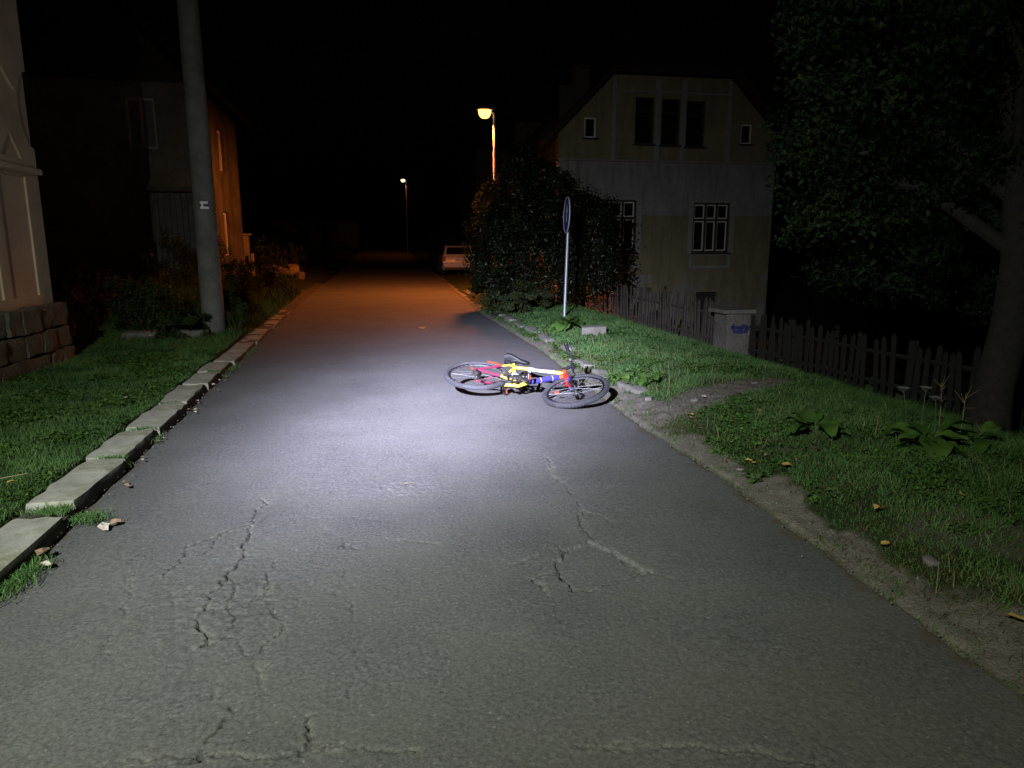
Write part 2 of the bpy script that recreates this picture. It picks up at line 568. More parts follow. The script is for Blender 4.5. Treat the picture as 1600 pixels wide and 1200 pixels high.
# ---- cracks, in metres on the road
CRACKS = [
    (0.014, 0.026, 0.8, [(-0.77, 4.36), (-0.76, 4.25), (-0.75, 4.09), (-0.77, 3.94), (-0.75, 3.71), (-0.75, 3.56), (-0.75, 3.4), (-0.77, 3.25), (-0.79, 3.16)]),
    (0.022, 0.05, 1, [(-0.79, 3.16), (-0.79, 3.05), (-0.78, 2.94), (-0.78, 2.88), (-0.76, 2.77), (-0.73, 2.69)]),
    (0.012, 0.02, 0.5, [(-0.77, 3.94), (-0.86, 3.85), (-0.92, 3.77), (-1.03, 3.69), (-1.04, 3.57), (-1.04, 3.45), (-1.05, 3.32)]),
    (0.01, 0.014, 0.5, [(-0.86, 3.85), (-0.9, 3.74), (-0.89, 3.64), (-0.93, 3.57)]),
    (0.011, 0.02, 0.8, [(-0.77, 3.25), (-0.71, 3.22), (-0.69, 3.1), (-0.69, 2.99), (-0.65, 2.88), (-0.64, 2.8), (-0.65, 2.74), (-0.6, 2.68), (-0.57, 2.6), (-0.52, 2.56), (-0.48, 2.48), (-0.47, 2.38), (-0.47, 2.3)]),
    (0.01, 0.016, 0.9, [(-0.56, 3.41), (-0.55, 3.25), (-0.56, 3.12), (-0.59, 3.02), (-0.55, 2.97), (-0.49, 2.87), (-0.46, 2.8), (-0.45, 2.71), (-0.48, 2.65), (-0.5, 2.59)]),
    (0.009, 0.012, 0.8, [(-0.48, 2.48), (-0.44, 2.51)]),
    (0.011, 0.016, 0.9, [(-0.73, 2.69), (-0.67, 2.72), (-0.65, 2.74)]),
    (0.009, 0.012, 0.6, [(-0.88, 3.23), (-0.94, 3.17), (-0.92, 3.04)]),
    (0.009, 0.012, 0.6, [(-1.19, 3.37), (-1.17, 3.21), (-1.16, 3.1), (-1.11, 2.98)]),
    (0.009, 0.012, 0.7, [(-1.13, 2.85), (-1.12, 2.74), (-1.06, 2.7)]),
    (0.006, 0.003, 0.0, [(-0.78, 3.97), (-0.58, 3.96), (-0.31, 3.93), (-0.07, 3.84), (0.04, 3.78)]),
    (0.009, 0.012, 0.6, [(-0.36, 3.84), (-0.32, 3.72), (-0.25, 3.57), (-0.17, 3.46)]),
    (0.009, 0.01, 0.5, [(-0.22, 3.24), (-0.23, 2.98), (-0.16, 2.9), (-0.17, 2.76)]),
    (0.012, 0.02, 1, [(1.12, 4.85), (1.1, 4.52), (1.09, 4.31), (1.12, 4.13), (1.1, 3.94), (1.09, 3.74), (1.04, 3.51), (1.03, 3.34), (1.1, 3.23), (1.14, 3.09), (1.2, 2.97)]),
    (0.012, 0.022, 0.9, [(1.2, 2.97), (1.1, 2.94), (1.03, 2.88), (0.94, 2.86), (0.79, 2.85), (0.79, 2.99), (0.73, 3.01), (0.65, 2.98), (0.66, 2.89)]),
    (0.012, 0.014, 1, [(0.85, 3.34), (0.85, 3.24), (0.77, 3.14), (0.7, 3.06)]),
    (0.01, 0.012, 0.8, [(1.2, 2.97), (1.29, 2.9)]),
    (0.01, 0.012, 0.8, [(0.57, 3.15), (0.71, 3.2), (0.85, 3.34)]),
    (0.007, 0.008, 0.5, [(1.1, 3.77), (1.19, 3.69), (1.23, 3.48)]),
    (0.01, 0.01, 0.8, [(0.65, 2.87), (0.69, 2.75), (0.7, 2.68)]),
    (0.008, 0.008, 0.5, [(-0.04, 3.55), (0.12, 3.49), (0.25, 3.43)]),
    (0.011, 0.022, 0.5, [(-0.54, 2.27), (-0.55, 2.17), (-0.57, 2.1), (-0.6, 2.03), (-0.6, 2.0)]),
    (0.011, 0.022, 0.7, [(-0.28, 2.15), (-0.28, 2.05), (-0.33, 2.0)]),
    (0.01, 0.012, 0.9, [(-0.33, 2.0), (-0.48, 2.0), (-0.79, 2.06), (-0.86, 2.05)]),
    (0.01, 0.012, 0.9, [(-0.33, 2.0), (-0.21, 2.0), (0.05, 1.94)]),
    (0.012, 0.012, 1, [(0.56, 1.86), (0.78, 1.81), (0.92, 1.81), (1.09, 1.76), (1.15, 1.72), (1.26, 1.67)]),
    (0.008, 0.01, 0.4, [(-0.62, 2.4), (-0.6, 2.3)]),
    (0.008, 0.01, 0.4, [(-0.16, 2.4), (-0.15, 2.2)]),
]


def build_road():
    ys = [-4.0]
    while ys[-1] < 120:
        y = ys[-1]
        if y < .6: st = .3
        elif y < 15: st = max(.0062, .0011 * y * y * .45 + .002)
        elif y < 45: st = .5
        else: st = 3
        ys.append(y + st)
    ys = np.array(ys)
    nu = 640
    u = np.linspace(0, 1, nu)
    U, Y = np.meshgrid(u, ys)
    edge = (fbm(Y * 1.0, Y * 0 + 3, 5, 4, 2) - .5) * .07 + (fbm(Y * 1.0, Y * 0 + 9, 22, 3, 4) - .5) * .03
    X0 = XL(Y) - .03
    X1 = XR(Y) + edge
    X = X0 + (X1 - X0) * U
    Z = rise(Y) + .0 + .035 * (1 - (2 * U - 1) ** 2) - .02
    Z += (fbm(X, Y, .8, 3, 40) - .5) * .022
    worn = (1 - sstep(4.6, 5.6, Y + (fbm(X, Y, 2.0, 3, 8) - .5) * .8)) * .75 + .25
    dust = np.zeros_like(X)
    gap = np.zeros_like(X)
    near = Y < 9
    for (wd, dp, du, pl) in CRACKS:
        pa = np.array(pl)
        bx = near & (X > pa[:, 0].min() - .2) & (X < pa[:, 0].max() + .2) & (Y > pa[:, 1].min() - .2) & (Y < pa[:, 1].max() + .2)
        xb, yb = X[bx], Y[bx]
        wx_ = (fbm(xb, yb, 8, 3, 50) - .5) * .09 + (fbm(xb, yb, 36, 3, 51) - .5) * .030
        wy_ = (fbm(xb, yb, 8, 3, 60) - .5) * .09 + (fbm(xb, yb, 36, 3, 61) - .5) * .030
        d = seg_dist(xb + wx_, yb + wy_, pl)
        brk = sstep(.30, .52, fbm(xb, yb, 6, 3, 71))
        core = wd * (.08 + .45 * fbm(xb, yb, 11, 3, 70) ** 1.5)
        Z[bx] -= dp * .8 * sstep(1.5, .3, d / core) * (.25 + .75 * brk)
        # crumbled margin on one side, loose grit
        mar = np.exp(-(d / (wd * 2.6)) ** 2)
        gr = fbm(xb, yb, 55, 3, 79) - .5
        Z[bx] += mar * gr * .008 - mar * .0012
        gap[bx] = np.maximum(gap[bx], sstep(1.7, .5, d / (core + .0025)) * (.2 + .6 * brk) * min(.8, dp / .026))
        dust[bx] = np.maximum(dust[bx], .45 * du * np.exp(-((d - .010) / (wd * 1.1 + .004)) ** 2) * sstep(.40, .62, fbm(xb, yb, 9, 4, 90)))
    # pot-hole beside the right crack: the surface layer has broken away
    inpot = POT(X, Y)
    Z -= .016 * inpot
    worn_cl = np.exp(-(((X - .05) / .35) ** 2 + ((Y - 4.35) / .22) ** 2)) + np.exp(-(((X + .75) / .40) ** 2 + ((Y - 3.0) / .40) ** 2))
    Z += worn_cl * (fbm(X, Y, 34, 3, 93) - .5) * .012
    Z += worn * (fbm(X, Y, 75, 2, 95) - .5) * .0030 * (Y < 9)
    earth = np.clip(sstep(.985, 1.0, U + (fbm(X, Y, 12, 3, 6) - .5) * .05) * .9 + (1 - sstep(.0, .02, U + (fbm(X, Y, 9, 3, 7) - .5) * .03)) * .8, 0, 1)
    ny, nx = X.shape
    idx = np.arange(nx * ny).reshape(ny, nx)
    F = np.stack([idx[:-1, :-1], idx[:-1, 1:], idx[1:, 1:], idx[1:, :-1]], -1).reshape(-1, 4)
    V = np.stack([X, Y, Z], -1)
    V[:, 0, 2] -= .0
    # a skirt so that the asphalt edge has thickness
    Vs = V[:, -1].copy(); Vs[:, 2] -= .06; Vs[:, 0] += .01
    b = nx * ny
    sk = np.arange(ny) + b
    F2 = np.stack([idx[:-1, -1], sk[:-1], sk[1:], idx[1:, -1]], -1)
    Vall = np.concatenate([V.reshape(-1, 3), Vs])
    z0 = np.zeros(ny)
    o = mesh_np('road', Vall, np.concatenate([F, F2]), M['asphalt'],
                attrs={'worn': np.concatenate([worn.ravel(), z0]), 'dust': np.concatenate([np.clip(dust, 0, 1).ravel(), z0]), 'earth': np.concatenate([earth.ravel(), z0]), 'gap': np.concatenate([gap.ravel(), z0])}, smooth=True)
    return tag(o, 'cracked grey asphalt street running away from the viewer', kind='structure')


def POT(X, Y):
    d = np.full(X.shape, 0.0)
    poly = POTPOLY
    ins = np.zeros(X.shape, bool)
    k = len(poly)
    wx = X + (fbm(X, Y, 9, 4, 50) - .5) * .11; wy = Y + (fbm(X, Y, 9, 4, 60) - .5) * .11
    for i in range(k):
        x0, y0 = poly[i]; x1, y1 = poly[(i + 1) % k]
        cond = ((y0 > wy) != (y1 > wy)) & (wx < (x1 - x0) * (wy - y0) / (y1 - y0 + 1e-9) + x0)
        ins ^= cond
    return ins.astype(float)


POTPOLY = [(1.01, 3.38), (1.1, 3.23), (1.14, 3.09), (1.2, 2.97), (1.1, 2.94), (1.03, 2.88), (0.94, 2.86), (0.79, 2.85), (0.79, 2.99), (0.81, 3.15)]
road = build_road()


# ================================================================== rough stones
def rough_block(sx, sy, sz, seed, cuts=3, rough=.012, rnd_=.02):
    bm = bmesh.new()
    bmesh.ops.create_cube(bm, size=1.0)
    bmesh.ops.subdivide_edges(bm, edges=bm.edges, cuts=cuts, use_grid_fill=True)
    for v in bm.verts:
        p = Vector((v.co.x * sx, v.co.y * sy, v.co.z * sz))
        # soften the corners
        h = Vector((sx / 2, sy / 2, sz / 2))
        ins = Vector([max(-(h[i] - rnd_), min(h[i] - rnd_, p[i])) for i in range(3)])
        d = p - ins
        if d.length > rnd_:
            p = ins + d.normalized() * rnd_
        q = p * 6 + Vector((seed * 3.7, seed * 1.3, seed * 7.1))
        p += mnoise.noise_vector(q) * rough + mnoise.noise_vector(q * 2.7) * rough * .5
        v.co = p
    me = bpy.data.meshes.new('block')
    bm.to_mesh(me); bm.free()
    me.polygons.foreach_set('use_smooth', [True] * len(me.polygons))
    try:
        me.set_sharp_from_angle(angle=R_(50))
    except Exception:
        pass
    return me


def place(name, me, loc, rot=(0, 0, 0), parent=None, mat=None, scale=None):
    o = bpy.data.objects.new(name, me)
    COL.objects.link(o)
    if mat is not None and not me.materials:
        me.materials.append(mat)
    o.location = loc; o.rotation_euler = rot
    if scale: o.scale = scale
    if parent is not None: o.parent = parent
    return o


def bed_strip(name, ya, yb, side, dx0, dx1, z0, z1, label):
    ys = np.arange(ya, yb + .01, .4)
    mb = MB()
    vs = []
    for y in ys:
        x = float(XL(y) if side < 0 else XR(y))
        r = float(rise(y))
        vs += [(x + dx0, y, z0 + r), (x + dx0, y, z1 + r), (x + dx1, y, z1 + r), (x + dx1, y, z0 + r)]
    fs = []
    for i in range(len(ys) - 1):
        for j in range(4):
            fs.append((i * 4 + j, i * 4 + (j + 1) % 4, (i + 1) * 4 + (j + 1) % 4, (i + 1) * 4 + j))
    mb.add(vs, fs)
    o = mb.build(name, M['kerbbed'])
    return tag(o, label, kind='structure')


kerbL = bed_strip('kerb_left', 0.2, 30, -1, -.28, -.015, -.1, .03, 'row of pale granite kerb stones along the left lawn')
joints = [1.2, 2.3, 2.9, 4.08, 4.24, 5.17, 6.0, 7.0, 7.95, 8.97, 10.1, 11.3, 12.3, 13.5]
spans = [(1.15, 2.28, .11, 0), (2.30, 4.07, .125, .012), (4.26, 5.18, .115, 0), (5.21, 6.0, .11, -.01), (6.03, 7.0, .112, .01), (7.02, 7.95, .105, -.008), (7.98, 8.72, .105, .006), (8.76, 9.5, .10, -.01), (9.6, 10.6, .075, .02), (10.65, 11.6, .06, .0), (11.7, 12.6, .05, .02), (12.7, 13.8, .05, 0), (13.9, 15.0, .045, .02), (15.2, 16.3, .045, 0), (16.5, 17.5, .04, .01)]
for i, (a, b, top, tw) in enumerate(spans):
    L = b - a; yc = (a + b) / 2
    me = rough_block(.27, L - .02, .24, i + 3, 7, .015, .024)
    me.materials.append(M['kerb']); me.materials.append(M['kerbshade'])
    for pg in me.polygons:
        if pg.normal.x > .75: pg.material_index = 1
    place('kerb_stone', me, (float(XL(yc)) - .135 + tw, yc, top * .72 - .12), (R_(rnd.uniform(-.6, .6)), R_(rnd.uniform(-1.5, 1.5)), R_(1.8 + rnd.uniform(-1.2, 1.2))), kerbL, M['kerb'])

kerbR = bed_strip('kerb_right', 6.2, 24, 1, .26, .42, -.12, .0, 'sunken grey kerb stones overgrown beside the right edge of the street')
for i, (a, b, top, dx, rz) in enumerate([(6.75, 7.28, .075, .37, 9), (7.7, 8.25, .05, .30, -3), (8.5, 9.1, .05, .27, 4), (9.8, 10.75, .075, .34, 2), (10.85, 11.7, .06, .32, -2), (11.9, 12.8, .07, .35, 2), (12.9, 13.9, .05, .33, -1), (14.0, 15, .08, .33, 0), (15.1, 16.2, .07, .32, 0), (22, 23, .06, .3, 0), (23.1, 24, .06, .3, 0)]):
    L = b - a; yc = (a + b) / 2
    me = rough_block(.16, L - .04, .2, i + 40, 6, .018, .028)
    place('kerb_stone', me, (float(XR(yc)) + dx, yc, top - .10), (R_(rnd.uniform(-1.5, 1.5)), R_(rnd.uniform(-6, 6)), R_(-1 + rz)), kerbR, M['kerbdull'])


# ================================================================== grass
rng = np.random.default_rng(11)


def blades(P, H, Wd, lean, seed, cl=None):
    """P Nx3 base points -> 5-vertex blades"""
    n = len(P)
    r = np.random.default_rng(seed)
    a = r.uniform(0, 2 * np.pi, n)
    side = np.stack([np.cos(a), np.sin(a), 0 * a], -1) * (Wd / 2)[:, None]
    la = r.uniform(0, 2 * np.pi, n)
    ln_ = np.stack([np.cos(la), np.sin(la), 0 * la], -1) * (H * lean * r.uniform(.2, 1.2, n))[:, None]
    up = np.stack([0 * a, 0 * a, H], -1)
    V = np.empty((n, 5, 3), np.float32)
    V[:, 0] = P - side; V[:, 1] = P + side
    V[:, 2] = P + up * .55 + ln_ * .35 - side * .75
    V[:, 3] = P + up * .55 + ln_ * .35 + side * .75
    V[:, 4] = P + up * (1 - .18 * lean) + ln_
    b = (np.arange(n) * 5)[:, None]
    F = np.concatenate([b + [0, 1, 3], b + [0, 3, 2], b + [2, 3, 4]], 1).reshape(-1, 3)
    t = np.clip(r.normal(.45, .22, n) + (0 if cl is None else cl), 0, 1)
    return V.reshape(-1, 3), F, np.repeat(t, 5)


def scatter(xa, xb, ya, yb, dens, r):
    out = []
    y = ya
    while y < yb:
        st = .5
        k = int(dens(y) * (xb - xa) * st)
        out.append(np.stack([r.uniform(xa, xb, k), r.uniform(y, y + st, k)], -1))
        y += st
    return np.concatenate(out)


def sub(*arrs_mask):
    m = arrs_mask[-1]
    return [a[m] for a in arrs_mask[:-1]]


# left lawn
r = np.random.default_rng(1)
p = scatter(-7.2, -1.6, 1.8, 21, lambda y: np.interp(y, [2, 4, 7, 11, 15, 21], [9000, 8000, 4600, 2300, 1100, 400]), r)
x, y = p[:, 0], p[:, 1]
xl = XL(y)
keep = (x < xl - .25 + (fbm(x, y, 9, 3, 12) - .35) * .10) & ~((x < -4.12) & (y < 10.0))
keep &= r.uniform(0, 1, len(x)) > .8 * soilmask(x, y)
p = p[keep]; x, y = p[:, 0], p[:, 1]
cn = fbm(x, y, 3.0, 4, 61)
H = r.uniform(.018, .05, len(x)) * (.55 + 1.0 * cn) * np.interp(y, [2, 8, 11, 13.5, 20], [1.0, 1.15, 1.4, 4.5, 6])
H *= np.where(x > XL(y) - .40, .75, 1)
Wd = np.interp(y, [2, 6, 12, 20], [.0035, .005, .009, .016]) * r.uniform(.7, 1.3, len(x))
V, F, T = blades(np.stack([x, y, hgt(x, y) - .006], -1), H, Wd, .75, 2, (cn - .5) * 1.1)
tag(mesh_np('lawn_grass', V, F, M['grass'], attrs={'tint': T}), 'short green lawn between the left kerb and the houses', 'grass', kind='stuff')

# grass growing in the gaps of the left kerb
pts = []
r = np.random.default_rng(3)
for (cx, cy, sx, sy, k) in [(-1.80, 4.165, .16, .045, 900), (-1.66, 4.17, .05, .06, 260), (-1.74, 3.42, .09, .17, 1500), (-1.88, 5.19, .10, .02, 160), (-1.93, 6.01, .10, .018, 160), (-2.0, 7.0, .1, .02, 90), (-1.96, 8.74, .1, .02, 90), (-1.88, 9.3, .06, .25, 240), (-1.9, 10.7, .05, .3, 200), (-1.80, 5.9, .02, .1, 50)]:
    pts.append(np.stack([r.normal(cx, sx * .6, k), r.normal(cy, sy * .7, k)], -1))
p = np.concatenate(pts); x, y = p[:, 0], p[:, 1]
zb = np.where(x < XL(y), np.where(np.abs(y - 3.42) < .3, .0, .06), .005)
H = r.uniform(.015, .05, len(x)); Wd = r.uniform(.003, .006, len(x))
V, F, T = blades(np.stack([x, y, zb], -1), H, Wd, 1.0, 5, .1)
tag(mesh_np('kerb_grass', V, F, M['grass'], attrs={'tint': T}), 'tufts of grass growing in the joints of the left kerb', 'grass', kind='stuff')

# right verge
r = np.random.default_rng(4)
p = scatter(2.05, 7.6, 1.3, 19, lambda y: np.interp(y, [1.3, 4, 7, 11, 15, 19], [6500, 5600, 3600, 2000, 900, 500]), r)
x, y = p[:, 0], p[:, 1]
dx = x - XR(y)
so = soilmask(x, y)
edge_tuft = (np.abs(dx - .04 - .05 * fbm(x, y, 3, 2, 16)) < .06) * sstep(.38, .55, fbm(x, y, 4.5, 3, 15))
keep = (dx > -.02) & (r.uniform(0, 1, len(x)) > np.clip(so * 1.02 - .9 * edge_tuft, 0, 1))
keep &= ~((so > .93) & (edge_tuft < .3) & (r.uniform(0, 1, len(x)) > .10))
p = p[keep]; x, y = p[:, 0], p[:, 1]
cn = fbm(x, y, 2.6, 4, 62); cl = fbm(x, y, 8, 3, 63)
dx = x - XR(y)
H = r.uniform(.024, .066, len(x)) * (.35 + 1.3 * cl) * (.6 + .8 * cn) * np.interp(dx, [0, .3, .9, 1.8, 2.6], [.45, .6, 1.0, 1.25, 1.8])
Wd = np.interp(y, [2, 6, 12, 20], [.0042, .0058, .010, .017]) * r.uniform(.7, 1.3, len(x))
V, F, T = blades(np.stack([x, y, hgt(x, y) - .006], -1), H, Wd, .85, 6, (cn - .5) * 1.2)
tag(mesh_np('verge_grass', V, F, M['grass'], attrs={'tint': T}), 'rough green grass on the verge right of the street', 'grass', kind='stuff')

# withered blades matted between the green ones
k = 52000
x = r.uniform(2.2, 5.0, k); y = 1.4 + 9 * r.uniform(0, 1, k) ** 1.5
kp = (x > XR(y) + .02) & (r.uniform(0, 1, k) < sstep(.40, .66, fbm(x, y, 1.7, 4, 64)) + .12) & (r.uniform(0, 1, k) > .75 * soilmask(x, y)); x, y = x[kp], y[kp]
V, F, T = blades(np.stack([x, y, hgt(x, y)], -1), r.uniform(.015, .05, len(x)), r.uniform(.003, .005, len(x)) * (1 + y / 10), 1.3, 9)
tag(mesh_np('withered_grass', V, F, M['oldgrass'], attrs={'tint': T}), 'matted olive brown withered grass in the right verge', 'dry grass', kind='stuff')

# sparse dry stalks in the verge
k = 420
x = r.uniform(2.35, 5.0, k); y = r.uniform(1.6, 12, k)
kp = r.uniform(0, 1, k) > .6 * soilmask(x, y); x, y = x[kp], y[kp]
V, F, T = blades(np.stack([x, y, hgt(x, y)], -1), r.uniform(.08, .2, len(x)), r.uniform(.002, .0035, len(x)) * (1 + y / 8), .5, 8)
tag(mesh_np('dry_stalks', V, F, M['drygrass'], attrs={'tint': T}), 'thin dry straw stalks scattered through the right verge', 'dry grass', kind='stuff')


# loose grit on the bare earth and along the road edges
r = np.random.default_rng(41)
k = 9000
x = np.concatenate([r.uniform(2.05, 3.4, k), r.normal(0, .04, 450)]); y = np.concatenate([r.uniform(1.5, 9, k) ** 1.0, r.uniform(3, 12, 450)])
x[k:] = XL(y[k:]) + np.abs(x[k:]) + .01
kp = np.where(np.arange(len(x)) < k, (soilmask(x, y) > .5) & (x > XR(y) - .03), True); x, y = x[kp], y[kp]
x = np.concatenate([x, r.normal(0, .05, 300) + 2.17]); y = np.concatenate([y, r.uniform(1.6, 8, 300)])
n_ = len(x)
zz = np.where((x > XR(y)) | (x < XL(y)), hgt(x, y), .006)
sz = r.gamma(1.6, .0014, n_) + .0012
base = np.array([(1, 0, -.3), (-.5, .87, -.3), (-.5, -.87, -.3), (.3, .4, .55), (-.4, -.1, .6), (.4, -.5, .4)])
off = base[None] * r.uniform(.6, 1.3, (n_, 6, 1)) * sz[:, None, None]
V = off + np.stack([x, y, zz + sz * .2], -1)[:, None, :]
tris = np.array([(0, 1, 3), (1, 4, 3), (1, 2, 4), (2, 5, 4), (2, 0, 5), (0, 3, 5), (3, 4, 5)])
F = (np.arange(n_)[:, None, None] * 6 + tris[None]).reshape(-1, 3)
tag(mesh_np('grit', V.reshape(-1, 3), F, M['pebble']), 'loose grit and crumbs on the bare earth along the road edges', 'grit', kind='stuff')


# ================================================================== leaves and plants
def leafcloud(P, Nn, L, Wd, seed, clump=None, fold=.25):
    n = len(P)
    r = np.random.default_rng(seed)
    d = r.normal(0, 1, (n, 3)); d[:, 2] -= .35
    d -= Nn * (np.sum(d * Nn, 1) / np.maximum(np.sum(Nn * Nn, 1), 1e-6))[:, None]
    d /= np.linalg.norm(d, axis=1)[:, None] + 1e-9
    s = np.cross(Nn, d); s /= np.linalg.norm(s, axis=1)[:, None] + 1e-9
    V = np.empty((n, 4, 3), np.float32)
    l = L[:, None]; w = Wd[:, None]
    V[:, 0] = P - d * l * .5
    V[:, 1] = P + s * w * .5 + Nn * w * fold + d * l * -.05
    V[:, 2] = P + d * l * .5 - Nn * l * .12
    V[:, 3] = P - s * w * .5 + Nn * w * fold + d * l * -.05
    b = (np.arange(n) * 4)[:, None]
    F = np.concatenate([b + [0, 1, 2], b + [0, 2, 3]], 1).reshape(-1, 3)
    t = np.clip(r.normal(.45, .2, n) + (0 if clump is None else clump), 0, 1)
    return V.reshape(-1, 3), F, np.repeat(t, 4)


def blob_points(blobs, n, seed, shell=.55):
    """leaf positions through ellipsoids, denser toward the outside, broken into clumps"""
    r = np.random.default_rng(seed)
    vol = np.array([b[3] * b[4] * b[5] for b in blobs]) ** .62
    cnt = np.maximum(1, (n * vol / vol.sum()).astype(int))
    P = []; Nn = []; cl = []
    for (bx, by, bz, rx, ry, rz), c in zip(blobs, cnt):
        kc = max(6, c // 70)
        u = r.normal(0, 1, (kc, 3)); u /= np.linalg.norm(u, axis=1)[:, None]
        rad = r.uniform(shell, 1.06, kc) ** .6
        cc = u * rad[:, None]
        ci = r.integers(0, kc, c)
        q = cc[ci] + r.normal(0, .11, (c, 3))
        P.append(q * [rx, ry, rz] + [bx, by, bz])
        nn = q + r.normal(0, .55, (c, 3)); nn[:, 2] += .35
        nn /= np.linalg.norm(nn, axis=1)[:, None]
        Nn.append(nn)
        cl.append(r.normal(0, .18, kc)[ci])
    return np.concatenate(P), np.concatenate(Nn), np.concatenate(cl)


def shrub(name, loc, blobs, n, leaf, mat, label, cat, seed, stems=6, group=None, stemh=.8, stemr=.03, minz=.03):
    rt = root(name, loc, 0, label, cat, group)
    P, Nn, cl = blob_points(blobs, n, seed)
    P[:, 2] = np.maximum(P[:, 2], minz)
    r = np.random.default_rng(seed + 1)
    L = leaf * r.uniform(.6, 1.35, len(P))
    V, F, T = leafcloud(P, Nn, L, L * r.uniform(.5, .75, len(P)), seed + 2, cl)
    mesh_np('foliage', V, F, mat, rt, {'tint': T})
    mb = MB()
    rr = random.Random(seed)
    for i in range(stems):
        b = blobs[rr.randrange(len(blobs))]
        e = Vector((b[0] + rr.uniform(-.5, .5) * b[3], b[1] + rr.uniform(-.5, .5) * b[4], b[2] + b[5] * rr.uniform(.1, .8)))
        s0 = Vector((rr.uniform(-.25, .25), rr.uniform(-.2, .2), -.1))
        mid = s0.lerp(e, .5) + Vector((rr.uniform(-.12, .12), rr.uniform(-.12, .12), .1))
        mb.tube([s0, mid, e], [stemr, stemr * .7, stemr * .25], 6)
    mb.build('stem', M['bark'], rt, True)
    return rt


def ground_weeds(xa, xb, ya, yb, k, seed, label, ok):
    r = np.random.default_rng(seed)
    x = r.uniform(xa, xb, k); y = ya + (yb - ya) * r.uniform(0, 1, k) ** 1.4
    d = fbm(x, y, 2.4, 4, seed)
    kp = (r.uniform(0, 1, k) < sstep(.48, .66, d)) & ok(x, y) & (soilmask(x, y) < .6)
    x, y, d = x[kp], y[kp], d[kp]
    P = np.stack([x, y, hgt(x, y) + r.uniform(.005, .05, len(x))], -1)
    Nn = r.normal(0, .35, (len(x), 3)); Nn[:, 2] += 1; Nn /= np.linalg.norm(Nn, axis=1)[:, None]
    L = r.uniform(.012, .034, len(x)) * np.interp(y, [2, 10], [1, 1.6])
    V, F, T = leafcloud(P, Nn, L, L * r.uniform(.5, .9, len(x)), seed + 1, (d - .6) * 1.5)
    tag(mesh_np('ground_weeds', V, F, M['weed'], attrs={'tint': T}), label, 'weeds', kind='stuff')


ground_weeds(2.2, 5.2, 1.6, 12, 60000, 71, 'low clover and plantain leaves among the grass of the right verge', lambda x, y: x > XR(y) + .02)
ground_weeds(-4.0, -2.0, 2.0, 12, 30000, 73, 'low clover leaves among the grass of the left lawn', lambda x, y: x < XL(y) - .3)


def z_at(x, y):
    return float(hgt(np.array([x]), np.array([y]))[0])


def big_leaf(L, Wd, seed, curl=.35):
    """a broad dock/burdock leaf on a stalk, lying along +X from origin, 48 triangles"""
    rr = random.Random(seed)
    mb = MB()
    rows = 7
    vs = []; fs = []
    for i in range(rows + 1):
        t = i / rows
        w = Wd * (math.sin(math.pi * min(1, t * .93 + .05)) ** .7) * (1.0 if t < .4 else 1.0 - .25 * (t - .4))
        zc = L * (.55 * t - curl * 1.1 * t * t)
        for j, sgn in enumerate((-1, -.5, 0, .5, 1)):
            wav = .06 * L * math.sin(t * 9 + sgn * 3 + seed) * abs(sgn)
            vs.append((L * t * .92, w * .5 * sgn, zc + abs(sgn) * w * .14 + wav))
    for i in range(rows):
        for j in range(4):
            a = i * 5 + j
            fs.append((a, a + 1, a + 6, a + 5))
    mb.add(vs, fs)
    me = bpy.data.meshes.new('leaf')
    me.from_pydata(mb.v, [], mb.f)
    me.polygons.foreach_set('use_smooth', [True] * len(me.polygons))
    a = me.attributes.new('tint', 'FLOAT', 'POINT')
    a.data.foreach_set('value', [min(1, max(0, rr.gauss(.55, .2)))] * len(me.vertices))
    me.materials.append(M['weed'])
    return me


def rosette(name, x, y, nl, L, label, cat, seed, rise_=.35, group=None):
    rr = random.Random(seed)
    rt = root(name, (x, y, z_at(x, y)), 0, label, cat, group)
    st = MB()
    for i in range(nl):
        az = 2 * math.pi * (i / nl) + rr.uniform(-.4, .4)
        l = L * rr.uniform(.6, 1.15)
        sl = l * rr.uniform(.35, .8)
        el = rr.uniform(.6, 1.35)
        d = Vector((math.cos(az) * math.cos(el), math.sin(az) * math.cos(el), math.sin(el)))
        e = d * sl
        st.tube([(0, 0, -.02), e * .5 + Vector((0, 0, .01)), e], [.008, .006, .004], 5)
        me = big_leaf(l, l * rr.uniform(.55, .75), seed * 31 + i, rr.uniform(.25, .6))
        place('leaf', me, e - d * .01, (rr.uniform(-.3, .3), R_(rr.uniform(-5, 25)), az), rt)
    st.build('stalks', M['stem'], rt, True)['kind'] = 'stuff'
    return rt


rosette('dock_plant', 3.16, 12.1, 15, .30, 'lush broad leaved dock plant at the foot of the blue sign post', 'plant', 5)
rosette('dock_plant', 3.30, 4.85, 13, .24, 'broad leaved dock plant on the right verge, nearer the middle of the picture', 'plant', 9)
rosette('dock_plant', 3.80, 4.28, 15, .28, 'wide dock plant on the right verge below the white umbel flowers', 'plant', 13)
rosette('dock_plant', 4.2, 4.35, 9, .2, 'small dock plant nearest to the trunk of the big tree', 'plant', 17)
rosette('dandelion_plant', 2.62, 7.55, 12, .13, 'small leafy rosette behind the front wheel of the bicycle', 'plant', 21)
rosette('dandelion_plant', 2.80, 7.15, 12, .15, 'small leafy rosette beside the tilted kerb stone', 'plant', 23)
rosette('dandelion_plant', 2.42, 4.75, 9, .07, 'tiny weed at the road edge in the bare earth strip', 'plant', 25)
rosette('dandelion_plant', 2.36, 4.1, 9, .08, 'tiny weed at the road edge closest to the viewer', 'plant', 27)


